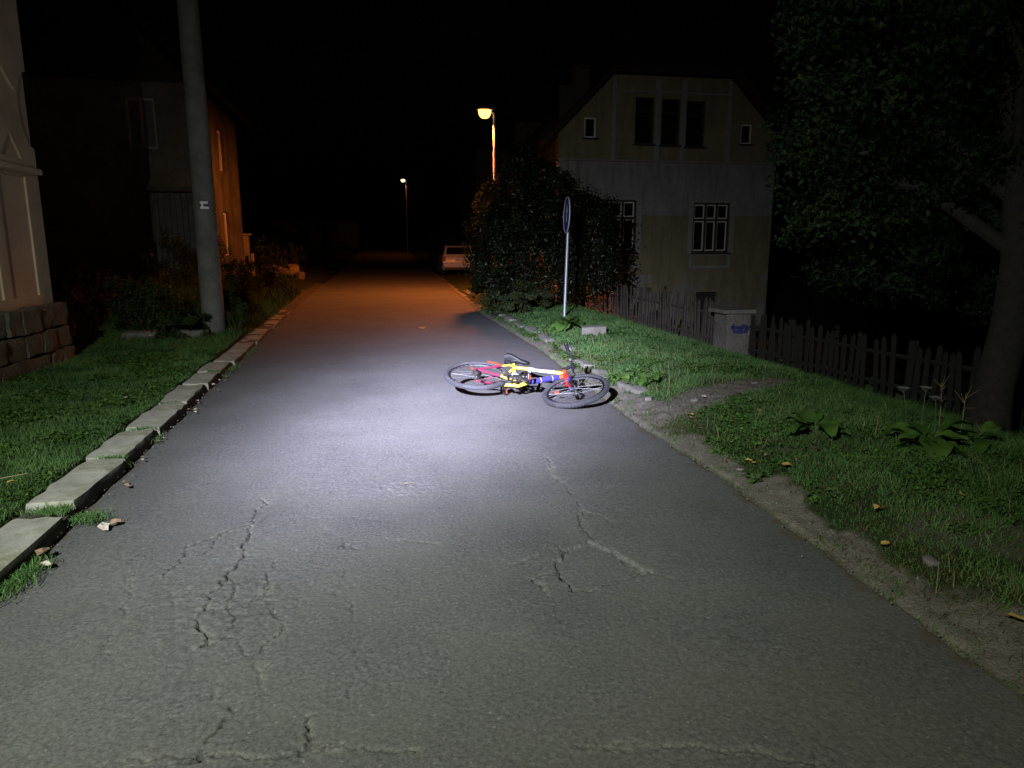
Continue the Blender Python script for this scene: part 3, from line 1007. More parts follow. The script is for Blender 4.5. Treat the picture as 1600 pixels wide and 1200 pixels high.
def umbel(x, y, h, label, seed):
    rr = random.Random(seed)
    rt = root('umbel_flower', (x, y, z_at(x, y)), 0, label, 'flower', 'white umbel flowers by the tree')
    top = Vector((rr.uniform(-.05, .05), rr.uniform(-.05, .05), h))
    MB().tube([(0, 0, -.02), (top.x * .3, top.y * .3, h * .5), top * .96], [.004, .0035, .0025], 5).build('stem', M['stem'], rt, True)
    mb = MB()
    for i in range(16):
        a = i * 2.4; q = .04 * math.sqrt(i / 16)
        e = top + Vector((q * math.cos(a), q * math.sin(a), .012 - q * .15))
        mb.tube([top * .93, e], [.001, .001], 3, caps=False)
        mb.lathe([(.002, -.003), (.011, 0), (.008, .005), (.001, .007)], e, 'Z', 6)
    mb.build('flower_head', M['umbel'], rt)


umbel(3.98, 4.72, .36, 'leftmost flat white umbel flower on a thin stem near the tree', 1)
umbel(4.07, 4.68, .36, 'middle one of three flat white umbel flowers near the tree', 2)
umbel(4.13, 4.60, .31, 'rightmost and lowest of the three white umbel flowers near the tree', 3)

rr = random.Random(50)
for i, (x, y, h, lab) in enumerate([(3.66, 4.66, .20, 'short straw stalk standing left of the umbel flowers'), (4.30, 4.75, .42, 'tall dry branched weed stalk right of the umbel flowers'), (4.45, 4.7, .36, 'dry weed stalk next to the tree trunk'), (2.98, 7.0, .26, 'pale straw stalk in the verge beside the worn footpath')]):
    rt = root('dry_stalk', (x, y, z_at(x, y)), 0, lab, 'stalk')
    mb = MB()
    t = Vector((rr.uniform(-.05, .05), rr.uniform(-.05, .05), h))
    mb.tube([(0, 0, -.02), t * .5, t], [.004, .003, .0015], 5)
    for j in range(7 if h > .3 else 1):
        b = t * rr.uniform(.5, .95)
        mb.tube([b, b + Vector((rr.uniform(-.1, .1), rr.uniform(-.1, .1), rr.uniform(.02, .1)))], [.002, .001], 4)
    mb.build('stalk', M['drystem'], rt, True)


# ---- fallen leaves
def dead_leaf(seed, size):
    rr = random.Random(seed)
    k = 9
    c = rr.uniform(.1, .3)
    vs = [(0, 0, .004)]
    for i in range(k):
        a = 2 * math.pi * i / k
        q = size * (.5 if i % 2 else .36) * rr.uniform(.85, 1.15)
        vs.append((q * math.cos(a) * 1.25, q * math.sin(a) * .85, c * size * (abs(math.sin(a)) ** 1.5) * rr.uniform(.5, 1.3) + .002))
    me = bpy.data.meshes.new('leaf')
    me.from_pydata(vs, [], [(0, 1 + i, 1 + (i + 1) % k) for i in range(k)])
    return me


def leaf_thing(x, y, size, mat, label, seed, z=None, group='leaves fallen on the ground'):
    me = dead_leaf(seed, size)
    zz = z if z is not None else (z_at(x, y) + .02)
    return tag(place('fallen_leaf', me, (x, y, zz), (random.Random(seed).uniform(-.2, .2), random.Random(seed + 1).uniform(-.2, .2), seed * 1.7), None, M[mat]), label, 'leaf', group)


leaf_thing(2.61, 4.15, .085, 'leafyellow', 'yellow leaf on the right verge beside the bare earth strip', 1, z_at(2.61, 4.15) + .045)
leaf_thing(2.70, 3.34, .075, 'leafyellow', 'orange yellow leaf lying in the grass of the near right verge', 2, z_at(2.7, 3.34) + .04)
leaf_thing(2.45, 2.21, .075, 'leafyellow', 'yellow leaf at the right picture edge beside the road', 3, z_at(2.45, 2.21) + .03)
leaf_thing(2.52, 2.19, .06, 'leafyellow', 'half yellow leaf cut by the right picture edge', 4, z_at(2.52, 2.19) + .03)
leaf_thing(2.62, 5.70, .085, 'leafyellow', 'ochre leaf on the worn footpath near the front wheel', 5)
leaf_thing(-2.20, 4.48, .05, 'leafyellow', 'bright yellow leaf on the left lawn beside a straw', 6, .15)
leaf_thing(-2.36, 6.87, .09, 'leafpale', 'pale leaf on the left lawn level with the far kerb stones', 7, .16)
leaf_thing(-3.42, 11.4, .13, 'leafpale', 'pale leaf far back on the left lawn below the pole', 8, .19)
leaf_thing(-1.655, 3.55, .075, 'leafpale', 'pale curled leaf on the asphalt by the nearest grass tuft', 9, .012)
leaf_thing(-1.70, 3.66, .085, 'leafbrown', 'brown leaf leaning on the end of the nearest kerb grass', 10, .03)
leaf_thing(-1.80, 3.42, .07, 'leafyellow', 'yellow leaf lying in the nearest kerb grass tuft', 11, .05)
leaf_thing(.71, 13.2, .17, 'leafyellow', 'orange scrap lying flat in the middle of the far road', 12, .02)
leaf_thing(.11, 4.42, .035, 'leafbrown', 'tiny dark leaf in the middle of the road', 13, .018)
leaf_thing(-1.55, 4.02, .08, 'leafpale', 'dry pale leaf at the gap between the two nearest kerb stones', 14, .01)
leaf_thing(-1.50, 4.06, .06, 'leafbrown', 'brown leaf crumb at the gap between the two nearest kerb stones', 15, .01)
leaf_thing(3.06, 6.35, .06, 'leafpale', 'small pale scrap on the worn footpath', 16)
for i in range(22):
    y = rnd.uniform(4.4, 10.5)
    x = float(XL(y)) + abs(rnd.gauss(.03, .05)) + .02
    leaf_thing(x, y, rnd.uniform(.03, .06), ('leafbrown', 'leafpale')[i % 3 == 0], 'small dry leaf in the gutter along the left kerb', 100 + i, .01, 'dry leaves in the left gutter')
for i in range(16):
    y = rnd.uniform(1.8, 9); x = float(XR(y)) + rnd.uniform(.25, 1.3)
    leaf_thing(x, y, rnd.uniform(.03, .05), ('leafbrown', 'leafyellow')[i % 3 == 0], 'small withered leaf lying in the right verge', 140 + i, z_at(x, y) + .03, 'withered leaves on the right verge')
st = root('straw', (-2.35, 4.48, .14), .5, 'long pale straw lying on the left lawn beside a yellow leaf', 'straw')
MB().tube([(-.32, 0, .012), (0, .01, .02), (.22, 0, .03)], [.003, .004, .003], 5).build('stalk', M['drystem'], st, True)

# ---- pebbles on the path
for i, (x, y, s, lab) in enumerate([(2.93, 6.28, .07, 'grey pebble on the worn footpath by the road'), (2.55, 6.5, .10, 'flat stone in the bare patch right of the front wheel'), (2.36, 6.05, .06, 'pale pebble at the road edge'), (3.9, 6.9, .06, 'small stone far along the worn footpath'), (2.52, 2.75, .08, 'pale flat stone half sunk in the near earth strip'), (2.4, 4.35, .05, 'tiny stone in the bare earth strip')]):
    me = rough_block(s, s * .7, s * .45, 90 + i, 2, s * .10, s * .16)
    tag(place('pebble', me, (x, y, z_at(x, y) + s * .08), (0, 0, i * 1.1), None, M['pebble']), lab, 'stone', 'stones on the right verge')
me = rough_block(.40, .2, .18, 71, 4, .014, .02)
tag(place('concrete_block', me, (3.43, 11.3, z_at(3.43, 11.3) + .07), (R_(4), R_(-3), R_(-14)), None, M['concrete']), 'pale concrete block lying in the grass beside the sign plant', 'block')
for i, (x, y, lab) in enumerate([(-3.0, 12.0, 'pale flat stone in the weeds below the pole'), (-3.75, 11.9, 'grey flat stone in the weeds left of the pole')]):
    me = rough_block(.5, .25, .16, 75 + i, 4, .02, .04)
    tag(place('flat_stone', me, (x, y, z_at(x, y) + .06), (0, 0, .2), None, M['pebble']), lab, 'stone')


# ================================================================== the bicycle lying on its left side
M['rubber'] = smat('tyre_rubber', (.034, .035, .039), .75, .25, 30, .002, 90, spec=.3, dirt=(.055, .055, .055), dscale=9)
M['alloy'] = smat('alloy', (.72, .72, .74), .28, .1, 30, metal=1.0)
M['steel'] = smat('dull_steel', (.42, .42, .42), .4, .2, 40, metal=1.0)
M['chain'] = smat('oily_chain', (.10, .085, .07), .5, .3, 60, metal=.7)
M['blackplastic'] = smat('black_plastic', (.010, .010, .011), .5, .2, 30, spec=.4)
M['saddlevinyl'] = smat('saddle_vinyl', (.006, .006, .007), .5, .2, 30, .0006, 200, spec=.3)
M['p_white'] = smat('paint_white', (.62, .62, .61), .35, .06, 20, coat=.3, dirt=(.42, .41, .39), dscale=14)
M['p_yellow'] = smat('paint_yellow', (.60, .47, .05), .35, .1, 20, coat=.3, dirt=(.38, .30, .05), dscale=14)
M['p_orange'] = smat('paint_orange', (.50, .10, .025), .35, .1, 20, coat=.3, dirt=(.33, .07, .025), dscale=14)
M['p_blue'] = smat('paint_blue', (.045, .036, .34), .35, .1, 20, coat=.3, dirt=(.05, .045, .22), dscale=14)
M['p_pink'] = smat('paint_pink', (.21, .014, .048), .35, .15, 20, coat=.3, dirt=(.13, .012, .03), dscale=14)
M['p_red'] = smat('paint_red', (.36, .022, .018), .35, .1, 20, coat=.3, dirt=(.24, .02, .018), dscale=14)
M['reflector'] = smat('reflector_orange', (.42, .06, .02), .3, .25, 40)

bike = root('bicycle', (0, 0, 0), 0, 'mountain bike with white, yellow, blue and red frame lying on its side', 'bicycle')
Rb = Matrix(((0.88213, -0.00165, 0.471), (-0.4585, 0.22591, 0.8595), (-0.10783, -0.97415, 0.19852)))
bike.matrix_world = Matrix.Translation((0.7668, 6.8122, 0.1498 + .006)) @ Rb.to_4x4()
STP = Vector((.84, 0, .70)); STD = Vector((-.342, 0, .94)).normalized()
STM = Matrix.Translation(STP) @ Matrix.Rotation(-.256, 4, STD) @ Matrix.Translation(-STP)
WR = .335


def steer(mb):
    mb.v = [tuple(STM @ Vector(p)) for p in mb.v]
    return mb


def arc(cx, cz, rad, a0, a1, k, y=0):
    return [(cx + rad * math.cos(a0 + (a1 - a0) * i / k), y, cz + rad * math.sin(a0 + (a1 - a0) * i / k)) for i in range(k + 1)]


def torus(mb, c, R1, prof, n=64, mi=0):
    """sweep closed profile [(dr, dy)] round the axle (Y)"""
    k = len(prof); vs = []; fs = []
    for i in range(n):
        a = 2 * math.pi * i / n
        for dr, dy in prof:
            vs.append((c[0] + (R1 + dr) * math.cos(a), c[1] + dy, c[2] + (R1 + dr) * math.sin(a)))
    for i in range(n):
        for j in range(k):
            fs.append((i * k + j, i * k + (j + 1) % k, ((i + 1) % n) * k + (j + 1) % k, ((i + 1) % n) * k + j))
    return mb.add(vs, fs, mi)


def wheel(cx, st):
    fx = steer if st else (lambda m: m)
    c = (cx, 0, WR)
    rim = torus(MB(), c, .2795, [(-.010, -.009), (-.010, .009), (.004, .0125), (.014, .0125), (.014, -.0125), (.004, -.0125)], 72)
    w = fx(rim).build('wheel', M['alloy'], bike, True, auto=35)
    prof = [(.024 * math.cos(a) * 1.02, .0255 * math.sin(a)) for a in [2 * math.pi * i / 12 for i in range(12)]]
    fx(torus(MB(), c, .309, prof, 72)).build('tyre', M['rubber'], w, True)
    kn = MB()
    for i in range(64):
        a = 2 * math.pi * i / 64
        for s_, off in ((-1, 0), (1, .5), (0, .25)):
            b = a + off * 2 * math.pi / 64
            Mx = Matrix.Rotation(-b, 3, 'Y')
            kn.box(Mx @ Vector((.3335 if s_ == 0 else .327, s_ * .0145, 0)) + Vector(c), (.008, .009, .014), Mx)
    k_ = fx(kn).build('tread', M['rubber'], w); k_['kind'] = 'stuff'
    sp_ = MB()
    for i in range(32):
        a = 2 * math.pi * i / 32
        s_ = 1 if i % 2 else -1
        a2 = a + (.75 if (i // 2) % 2 else -.75)
        sp_.tube([(cx + .02 * math.cos(a2), s_ * .03, WR + .02 * math.sin(a2)), (cx + .272 * math.cos(a), 0, WR + .272 * math.sin(a))], .0011, 4, caps=False)
    q = fx(sp_).build('spokes', M['steel'], w); q['kind'] = 'stuff'
    hb = MB().lathe([(.006, -.062), (.006, -.045), (.022, -.036), (.022, -.03), (.013, -.024), (.013, .024), (.022, .03), (.022, .036), (.006, .045), (.006, .062)], c, 'Y', 14)
    fx(hb).build('hub', M['steel'], w, True)
    rf = MB().box((cx + .19 * math.cos(2.2 + cx), .0, WR + .19 * math.sin(2.2 + cx)), (.05, .012, .022), Matrix.Rotation(-(2.2 + cx), 3, 'Y'))
    fx(rf).build('spoke_reflector', M['reflector'], w, False, .003)
    va = MB().tube([(cx + .27 * math.cos(4.0), 0, WR + .27 * math.sin(4.0)), (cx + .235 * math.cos(4.0), 0, WR + .235 * math.sin(4.0))], .003, 6)
    fx(va).build('valve', M['blackplastic'], w)
    return w


wr = wheel(0.0, False)
wf = wheel(1.04, True)


def tube_part(name, pts, rad, mats, parent=None, n=12, segm=None):
    """a frame tube; segm = list of material index per segment"""
    mb = MB()
    rads = rad if isinstance(rad, (list, tuple)) else [rad] * len(pts)
    if segm is None:
        mb.tube(pts, rads, n)
    else:
        for i in range(len(pts) - 1):
            mb.tube(pts[i:i + 2], list(rads[i:i + 2]), n, segm[i])
    return mb.build(name, mats, parent or bike, True)


def lerp3(a, b, t):
    return tuple(a[i] + (b[i] - a[i]) * t for i in range(3))


seatc = (.285, 0, .69); hdT = (.806, 0, .792); hdB = (.872, 0, .612)
tt0, tt1 = (.285, 0, .69), (.822, 0, .742)
tube_part('top_tube', [lerp3(tt0, tt1, t) for t in (0, .29, .80, .93, 1)], [.017, .019, .021, .022, .022], [M['p_yellow'], M['p_white'], M['p_orange']], segm=[0, 1, 0, 2])
tube_part('down_tube', [(.535, 0, .375), (.60, 0, .435), (.70, 0, .535), (.79, 0, .625), (.850, 0, .668)], [.026, .026, .027, .026, .025], [M['p_blue'], M['p_orange']], segm=[0, 0, 0, 1])
dc = MB()
dc.tube([lerp3((.60, 0, .435), (.70, 0, .535), t) for t in (-.25, -.12)], .0285, 12, 0)
dc.tube([lerp3((.60, 0, .435), (.70, 0, .535), t) for t in (.35, .38)], .0285, 12, 1)
dc.tube([lerp3((.60, 0, .435), (.70, 0, .535), t) for t in (1.3, 1.33)], .0285, 12, 1)
for q in range(6):
    a_ = lerp3(tt0, tt1, .42 + q * .045)
    dc.box((a_[0], -.0215, a_[2]), (.013, .003, .016 if q % 2 else .012), None, 0)
dc.build('decals', [M['blackplastic'], M['p_white']], bike, True)['kind'] = 'stuff'
tube_part('strut', [(.452, 0, .705), (.540, 0, .385)], .016, M['p_white'])
tube_part('head_tube', [hdB, lerp3(hdB, hdT, .06), lerp3(hdB, hdT, .94), hdT], [.026, .024, .024, .026], M['p_orange'], n=14)
tube_part('seat_tube', [(.262, 0, .755), (.285, 0, .69), (.34, 0, .53), (.425, 0, .30)], [.019, .018, .018, .019], [M['p_yellow'], M['p_white']], segm=[0, 0, 1])
tube_part('bottom_tube', [(.345, 0, .222), (.40, 0, .235), (.475, 0, .245), (.54, 0, .37)], [.012, .016, .017, .02], M['p_yellow'])
for s in (-1, 1):
    tube_part('seat_stay', [(.01, s * .064, .350), (.19, s * .052, .553), (.25, s * .04, .635), (.285, s * .012, .688)], [.008, .010, .011, .012], [M['p_pink'], M['p_yellow']], segm=[0, 1, 1])
    tube_part('chain_stay', [(.0, s * .064, .338), (.12, s * .058, .325), (.27, s * .05, .300), (.36, s * .036, .295), (.42, s * .02, .30)], [.009, .011, .012, .012, .014], [M['p_pink'], M['p_yellow']], segm=[0, 0, 1, 1])
    MB().box((.0, s * .064, .338), (.05, .006, .045)).build('dropout', M['p_pink'], bike, False, .004)
MB().lathe([(.021, -.036), (.021, .036)], (.425, 0, .30), 'Y', 16).build('bottom_bracket', M['p_yellow'], bike, True)
tube_part('shock_body', [(.335, -.0, .50), (.40, 0, .475)], .021, M['p_white'])
sh = MB()
sh.tube([(.40 + .10 * i / 60 + 0, .020 * math.cos(i * .63), .475 + .03 * i / 60 + .020 * math.sin(i * .63)) for i in range(61)], .0035, 5)
sh.tube([(.39, 0, .472), (.515, 0, .512)], .008, 8)
sh.build('shock_spring', M['steel'], bike, True)

# fork, stem and bar turn with the front wheel
fk = Vector((.884, 0, .585))
crown = MB().box(fk, (.045, .135, .04), Matrix.Rotation(.35, 3, 'Y'))
steer(crown).build('fork_crown', M['p_red'], bike, True, .008, 2)
for s in (-1, 1):
    leg = MB()
    leg.tube([fk + Vector((.004, s * .056, .02)), fk + Vector((.060, s * .056, -.10))], .0155, 12, 0)
    leg.tube([fk + Vector((.058, s * .056, -.095)), fk + Vector((.085, s * .056, -.15))], .018, 12, 1)
    leg.tube([fk + Vector((.085, s * .056, -.15)), fk + Vector((.125, s * .056, -.23)), (1.035, s * .056, .345)], [.018, .0165, .013], 12, 2)
    lg = steer(leg).build('fork_leg', [M['p_red'], M['p_blue'], M['blackplastic']], bike, True)
    br = MB().tube([fk + Vector((.050, s * .05, -.06)), fk + Vector((.075, s * .036, .01)), fk + Vector((.085, s * .020, .045))], [.008, .007, .005], 6)
    br.box(fk + Vector((.058, s * .024, -.032)), (.05, .012, .014), Matrix.Rotation(.4, 3, 'Y'))
    steer(br).build('brake_arm', M['blackplastic'], lg, True)
ax = STD
stemT = Vector(hdT) + ax * .05
steer(MB().tube([Vector(hdT), stemT, stemT + ax * .02], [.018, .018, .014], 12)).build('headset', M['blackplastic'], bike, True)
clamp = Vector((.872, 0, .918))
stm = MB().tube([stemT + Vector((-.012, 0, .0)), clamp], [.0165, .0175], 12)
stm.lathe([(.022, -.03), (.022, .03)], clamp, 'Y', 12)
steer(stm).build('stem', [M['blackplastic']], bike, True)
steer(MB().tube([stemT + Vector((.018, 0, .028)), lerp3(stemT + Vector((.018, 0, .024)), clamp + Vector((0, 0, .018)), .8)], .007, 6)).build('stem_decal', M['p_white'], bike, True)
bpts = []
for t in (-.26, -.2, -.12, -.07, -.045, 0, .045, .07, .12, .2, .26):
    u = min(1, max(0, (abs(t) - .045) / .075))
    bpts.append(clamp + Vector((-.03 * abs(t) / .26 - .004 * u, t, .012 * u)))
hb = steer(MB().tube(bpts, .0115, 10)).build('handlebar', M['blackplastic'], bike, True)
for s in (-1, 1):
    e = bpts[0] if s < 0 else bpts[-1]
    i_ = bpts[1] if s < 0 else bpts[-2]
    d = (e - i_).normalized()
    gr = MB().tube([e - d * .105, e - d * .10, e - d * .05, e], [.0205, .0185, .0195, .0195], 12)
    g_ = steer(gr).build('grip', M['blackplastic'], hb, True)
    steer(MB().tube([e, e + d * .004, e + d * .008], [.0135, .0135, .009], 10)).build('end_cap', M['alloy'], g_, True)
    lv = MB()
    b0 = e - d * .135
    lv.box(b0 + Vector((.018, 0, -.008)), (.045, .035, .028))
    steer(lv).build('lever_clamp', M['blackplastic'], hb, True, .006, 2)
    blade_ = MB().tube([b0 + Vector((.03, s * .005, -.012)), b0 + Vector((.055, s * .03, -.03)), b0 + Vector((.052, s * .075, -.04)), b0 + Vector((.045, s * .115, -.046))], [.009, .008, .0075, .007], 8)
    steer(blade_).build('brake_lever', M['alloy'], hb, True)
    sf = MB().lathe([(.017, -.016), (.017, .016)], b0 + Vector((.012, -s * .035, -.024)), 'Z', 12)
    sf.tube([b0 + Vector((.02, -s * .035, -.03)), b0 + Vector((.045, -s * .04, -.05))], .004, 6)
    steer(sf).build('shifter', M['steel'], hb, True)
cab = MB()
for s in (-1, 1):
    b0 = (bpts[0] if s < 0 else bpts[-1]) + Vector((.01, -s * .15, -.01))
    p0 = STM @ b0
    p3 = Vector((.845, s * .02, .66)) if s < 0 else STM @ Vector((.975, .02, .62))
    p1 = STM @ (b0 + Vector((.10, -s * .10, .02))); p2 = p3 + Vector((.09, s * .04, .10))
    cab.tube([(p0 * (1 - t) ** 3 + p1 * 3 * t * (1 - t) ** 2 + p2 * 3 * t * t * (1 - t) + p3 * t ** 3) for t in [i / 14 for i in range(15)]], .0026, 6)
cab.tube([(.80, -.018, .70), (.72, -.03, .72), (.6, -.026, .70), (.5, -.024, .69)], .0024, 5)
cab.build('brake_cables', M['blackplastic'], bike, True)['kind'] = 'stuff'

# saddle
sp_ = MB().tube([(.262, 0, .75), (.238, 0, .825)], .0135, 12)
sp_.box((.236, 0, .83), (.045, .04, .022), Matrix.Rotation(.05, 3, 'Y'))
sp_.build('seat_post', M['blackplastic'], bike, True)
sd = MB()
prof = [(-.125, .052, .006), (-.11, .072, .012), (-.06, .074, .012), (.0, .052, .006), (.06, .030, .0), (.11, .021, -.002), (.145, .016, -.006), (.158, .008, -.012)]
vs = []; fs = []
ns = 12
for (xx, hw, dz) in prof:
    for j in range(ns):
        a = 2 * math.pi * j / ns
        ca, sa = math.cos(a), math.sin(a)
        zz = (.018 * abs(sa) ** .8 if sa > 0 else -.034 * abs(sa) ** .6)
        vs.append((.25 + xx, hw * (abs(ca) ** .8) * (1 if ca > 0 else -1), .868 + dz + zz))
for i in range(len(prof) - 1):
    for j in range(ns):
        fs.append((i * ns + j, i * ns + (j + 1) % ns, (i + 1) * ns + (j + 1) % ns, (i + 1) * ns + j))
fs.append(tuple(range(ns))); fs.append(tuple((len(prof) - 1) * ns + j for j in range(ns - 1, -1, -1)))
sd.add(vs, fs)
sdo = sd.build('saddle', M['saddlevinyl'], bike, True)
rl = MB()
for s in (-1, 1):
    rl.tube([(.15, s * .022, .85), (.19, s * .022, .826), (.27, s * .022, .824), (.37, s * .01, .85)], .0035, 6)
rl.build('saddle_rails', M['steel'], sdo, True)

# drivetrain
cr = MB()
torus(cr, (.425, -.048, .30), .075, [(-.016, -.0015), (.0, -.0015), (.006, 0), (.0, .0015), (-.016, .0015)], 44)
for i in range(5):
    a = i * 2 * math.pi / 5 + .3
    cr.tube([(.425, -.05, .30), (.425 + .068 * math.cos(a), -.048, .30 + .068 * math.sin(a))], .007, 6)
cr.build('chainring', M['chain'], bike, True)
gd = MB(); torus(gd, (.425, -.056, .30), .084, [(-.012, -.001), (.004, -.001), (.004, .001), (-.012, .001)], 40)
gd.build('chain_guard', M['blackplastic'], bike, True)
for s, an in ((1, 2.6), (-1, 2.6 + math.pi)):
    e = Vector((.425 + .17 * math.cos(an), s * .082, .30 + .17 * math.sin(an)))
    ca = MB().tube([(.425, s * .06, .30), (.425 + .08 * math.cos(an), s * .072, .30 + .08 * math.sin(an)), e], [.015, .012, .012], 8)
    ca.lathe([(.016, -.012), (.016, .012)], (.425, s * .06, .30), 'Y', 12)
    c_ = ca.build('crank_arm', M['steel'], bike, True)
    pd = MB()
    pc = e + Vector((0, s * .055, 0))
    Mx = Matrix.Rotation(.5, 3, 'Y')
    for q in (-1, 1):
        pd.box(pc + Mx @ Vector((q * .036, 0, 0)), (.012, .082, .024), Mx)
        pd.box(pc + Mx @ Vector((0, q * .040, 0)), (.072, .010, .022), Mx)
    pd.tube([e, pc + Vector((0, s * .04, 0))], .0085, 8)
    po = pd.build('pedal', M['blackplastic'], c_, False, .003)
    rf = MB()
    for q in (-1, 1):
        rf.box(pc + Mx @ Vector((q * .0435, 0, 0)), (.003, .05, .013), Mx)
    rf.build('pedal_reflector', M['reflector'], po)
cs = MB()
for i in range(6):
    torus(cs, (0, -.024 - i * .0042, WR), .052 - i * .0062, [(-.014, -.0009), (.002, -.0009), (.002, .0009), (-.014, .0009)], 28)
cs.lathe([(.018, -.052), (.018, -.02)], (0, 0, WR), 'Y', 14)
cs.build('cassette', M['chain'], bike, True)
de = MB()
de.tube([(.005, -.07, .31), (.03, -.08, .27), (.06, -.075, .235)], [.011, .014, .010], 8)
de.tube([(.055, -.06, .235), (.085, -.055, .15)], .009, 6)
de.lathe([(.022, -.004), (.022, .004)], (.06, -.05, .228), 'Y', 14)
de.lathe([(.022, -.004), (.022, .004)], (.088, -.05, .145), 'Y', 14)
de.build('derailleur', M['blackplastic'], bike, True)
cpts = [(.0, -.04, WR + .04), (.43, -.048, .382)] + arc(.425, .30, .079, 1.45, -1.7, 10, -.048) + [(.30, -.048, .205), (.088, -.05, .125)] + arc(.088, .145, .022, -1.6, -3.4, 5, -.05) + [(.055, -.05, .22), (.082, -.05, .235), (.05, -.045, .26)] + arc(0, WR, .042, -.9 - math.pi * 0, -2.6, 4, -.04) + arc(0, WR, .042, -3.2, -4.6, 4, -.04)
MB().tube(cpts, .0042, 5, closed=True).build('chain', M['chain'], bike, True)
mg = MB()
vs = []; fs = []
for i in range(9):
    a = 1.62 - .45 * i / 8
    for j in range(5):
        t = (j - 2) / 2
        vs.append((.372 * math.cos(a) + .0, .022 * t, WR + (.372 - .010 * t * t) * math.sin(a)))
for i in range(8):
    for j in range(4):
        fs.append((i * 5 + j, i * 5 + j + 1, (i + 1) * 5 + j + 1, (i + 1) * 5 + j))
n0 = len(vs)
vs += [(p[0], p[1], p[2] - .003) for p in vs[:n0]]
fs += [tuple(n0 + q for q in reversed(f)) for f in fs[:]]
mg.add(vs, fs)
mg.build('mudguard', M['reflector'], bike, True)


# ================================================================== left house with moulded facade
M['rooftile'] = smat('roof_tile', (.030, .016, .012), .85, .3, 9, .01, 25)
M['glass'] = smat('dark_glass', (.012, .013, .014), .08, .2, 4, spec=.6)
M['framewhite'] = smat('frame_white', (.72, .70, .62), .6, .12, 9)
M['framedark'] = smat('frame_dark', (.035, .027, .022), .6, .25, 9)
M['curtain'] = smat('curtain', (.30, .29, .27), .9, .2, 14)

HX = -4.1
near = root('townhouse', (HX, 4.0, .05), 0, 'beige stucco house front with moulded panels above a stone plinth, left edge', 'house')
loc = lambda x, y, z: (x - HX, y - 4.0, z - .05)
# body behind the facade
wall = MB()
wall.box2(loc(-12, -3, -.3), loc(HX - .045, 9.93, 8.2))
wl = wall.build('wall', M['nearstucco'], near)
# raised stucco layer with sunken panels
outer = [(-3, .80), (9.95, .80), (9.95, 2.66)]
for k in range(13):   # the oval hollow cut off by the corner
    a = -math.pi / 2 - math.pi * k / 12
    outer.append((9.95 + .29 * math.cos(a), 3.12 + .44 * math.sin(a)))
outer += [(9.95, 3.58), (9.95, 8.2), (-3, 8.2)]
holes = []
for i in range(14):
    y1 = 9.62 - i * .84
    holes.append([(y1 - .65, .93), (y1, .93), (y1, 2.33), (y1 - .65, 2.33)])
    holes.append([(y1 - .51, 2.53), (y1 - .02, 2.53), (y1 - .255, 2.80)])
    holes.append([(y1 - .60, 3.29), (y1 + .005, 3.29), (y1 - .30, 3.56)])
    if i:
        holes.append([(y1 - .0 + .28 * math.cos(a) * .8 + .33 - .42 + .12, 3.04 + 0 * a) for a in (0,)] and [(y1 + .10 + .05 * math.cos(a), 2.95 + .14 * math.sin(a)) for a in [2 * math.pi * j / 10 for j in range(10)]])
fac = MB().plate(outer, holes, -.043, -.018, lambda u, v, w: loc(HX + w, u, v))
fac.build('moulded_front', M['nearstucco'], near)
band = MB().box2(loc(HX + .002, -3, 2.37), loc(HX + .035, 9.97, 2.44))
band.box2(loc(HX + .002, -3, 5.0), loc(HX + .10, 9.98, 5.16))
band.build('moulding', M['nearstucco'], near, False, .008)
MB().box2(loc(-12.5, -3.5, 8.22), loc(HX + .5, 10.4, 8.4)).build('roof', M['rooftile'], near)
pl = MB().box2(loc(-12, -3, -.3), loc(HX + .045, 9.98, .795)).build('plinth', M['mortar'], near)
rr = random.Random(8)
cid = 0
for ci, (z0, z1) in enumerate([(.03, .26), (.275, .53), (.545, .82)]):
    y = 9.99
    while y > 4.6:
        L = rr.uniform(.26, .5)
        d = .10 + rr.uniform(-.015, .03)
        me = rough_block(d + .05, L - .008, z1 - z0 - .006, cid, 4, .022, .014)
        place('stone', me, loc(HX + .01 + d / 2, y - L / 2, (z0 + z1) / 2), (0, 0, 0), pl, M['stone'])
        cid += 1
        y -= L
    # end face toward the yard
    x = HX - .02
    while x > HX - 1.5:
        L = rr.uniform(.28, .5)
        me = rough_block(L - .018, .12, z1 - z0 - .012, cid, 3, .018, .022)
        place('stone', me, loc(x - L / 2, 9.985, (z0 + z1) / 2), (0, 0, 0), pl, M['stone'])
        cid += 1
        x -= L

# ================================================================== concrete pole
pole = root('utility_pole', (-2.755, 12.4, z_at(-2.755, 12.4) - .2), 0, 'tall tapering grey concrete utility pole on the left lawn', 'pole')
MB().tube([(0, 0, 0), (0, 0, 3), (-.01, 0, 6), (-.02, 0, 9)], [.178, .165, .15, .135], 28).build('shaft', M['poleconc'], pole, True)
zr = 2.15 - pole.location.z
mk = MB()
mkb = MB()
def cyl_patch(mb, a0, a1, z0, z1, rad):
    k = 6; vs = []; fs = []
    for i in range(k + 1):
        a = a0 + (a1 - a0) * i / k
        for q in (rad, rad + .002):
            for z in (z0, z1):
                vs.append((q * math.cos(a), q * math.sin(a), z))
    for i in range(k):
        b = i * 4
        fs += [(b + 2, b + 6, b + 7, b + 3), (b, b + 1, b + 5, b + 4), (b + 1, b + 3, b + 7, b + 5), (b, b + 4, b + 6, b + 2)]
    fs += [(0, 2, 3, 1), (k * 4, k * 4 + 1, k * 4 + 3, k * 4 + 2)]
    mb.add(vs, fs)
pr = .1685
ac = math.atan2(-12.4, 2.755) - .02
cyl_patch(mkb, ac - .42, ac + .40, zr - .062, zr + .062, pr)
cyl_patch(mk, ac - .36, ac + .34, zr + .022, zr + .058, pr + .0022)
cyl_patch(mk, ac - .36, ac + .40, zr - .058, zr - .022, pr + .0022)
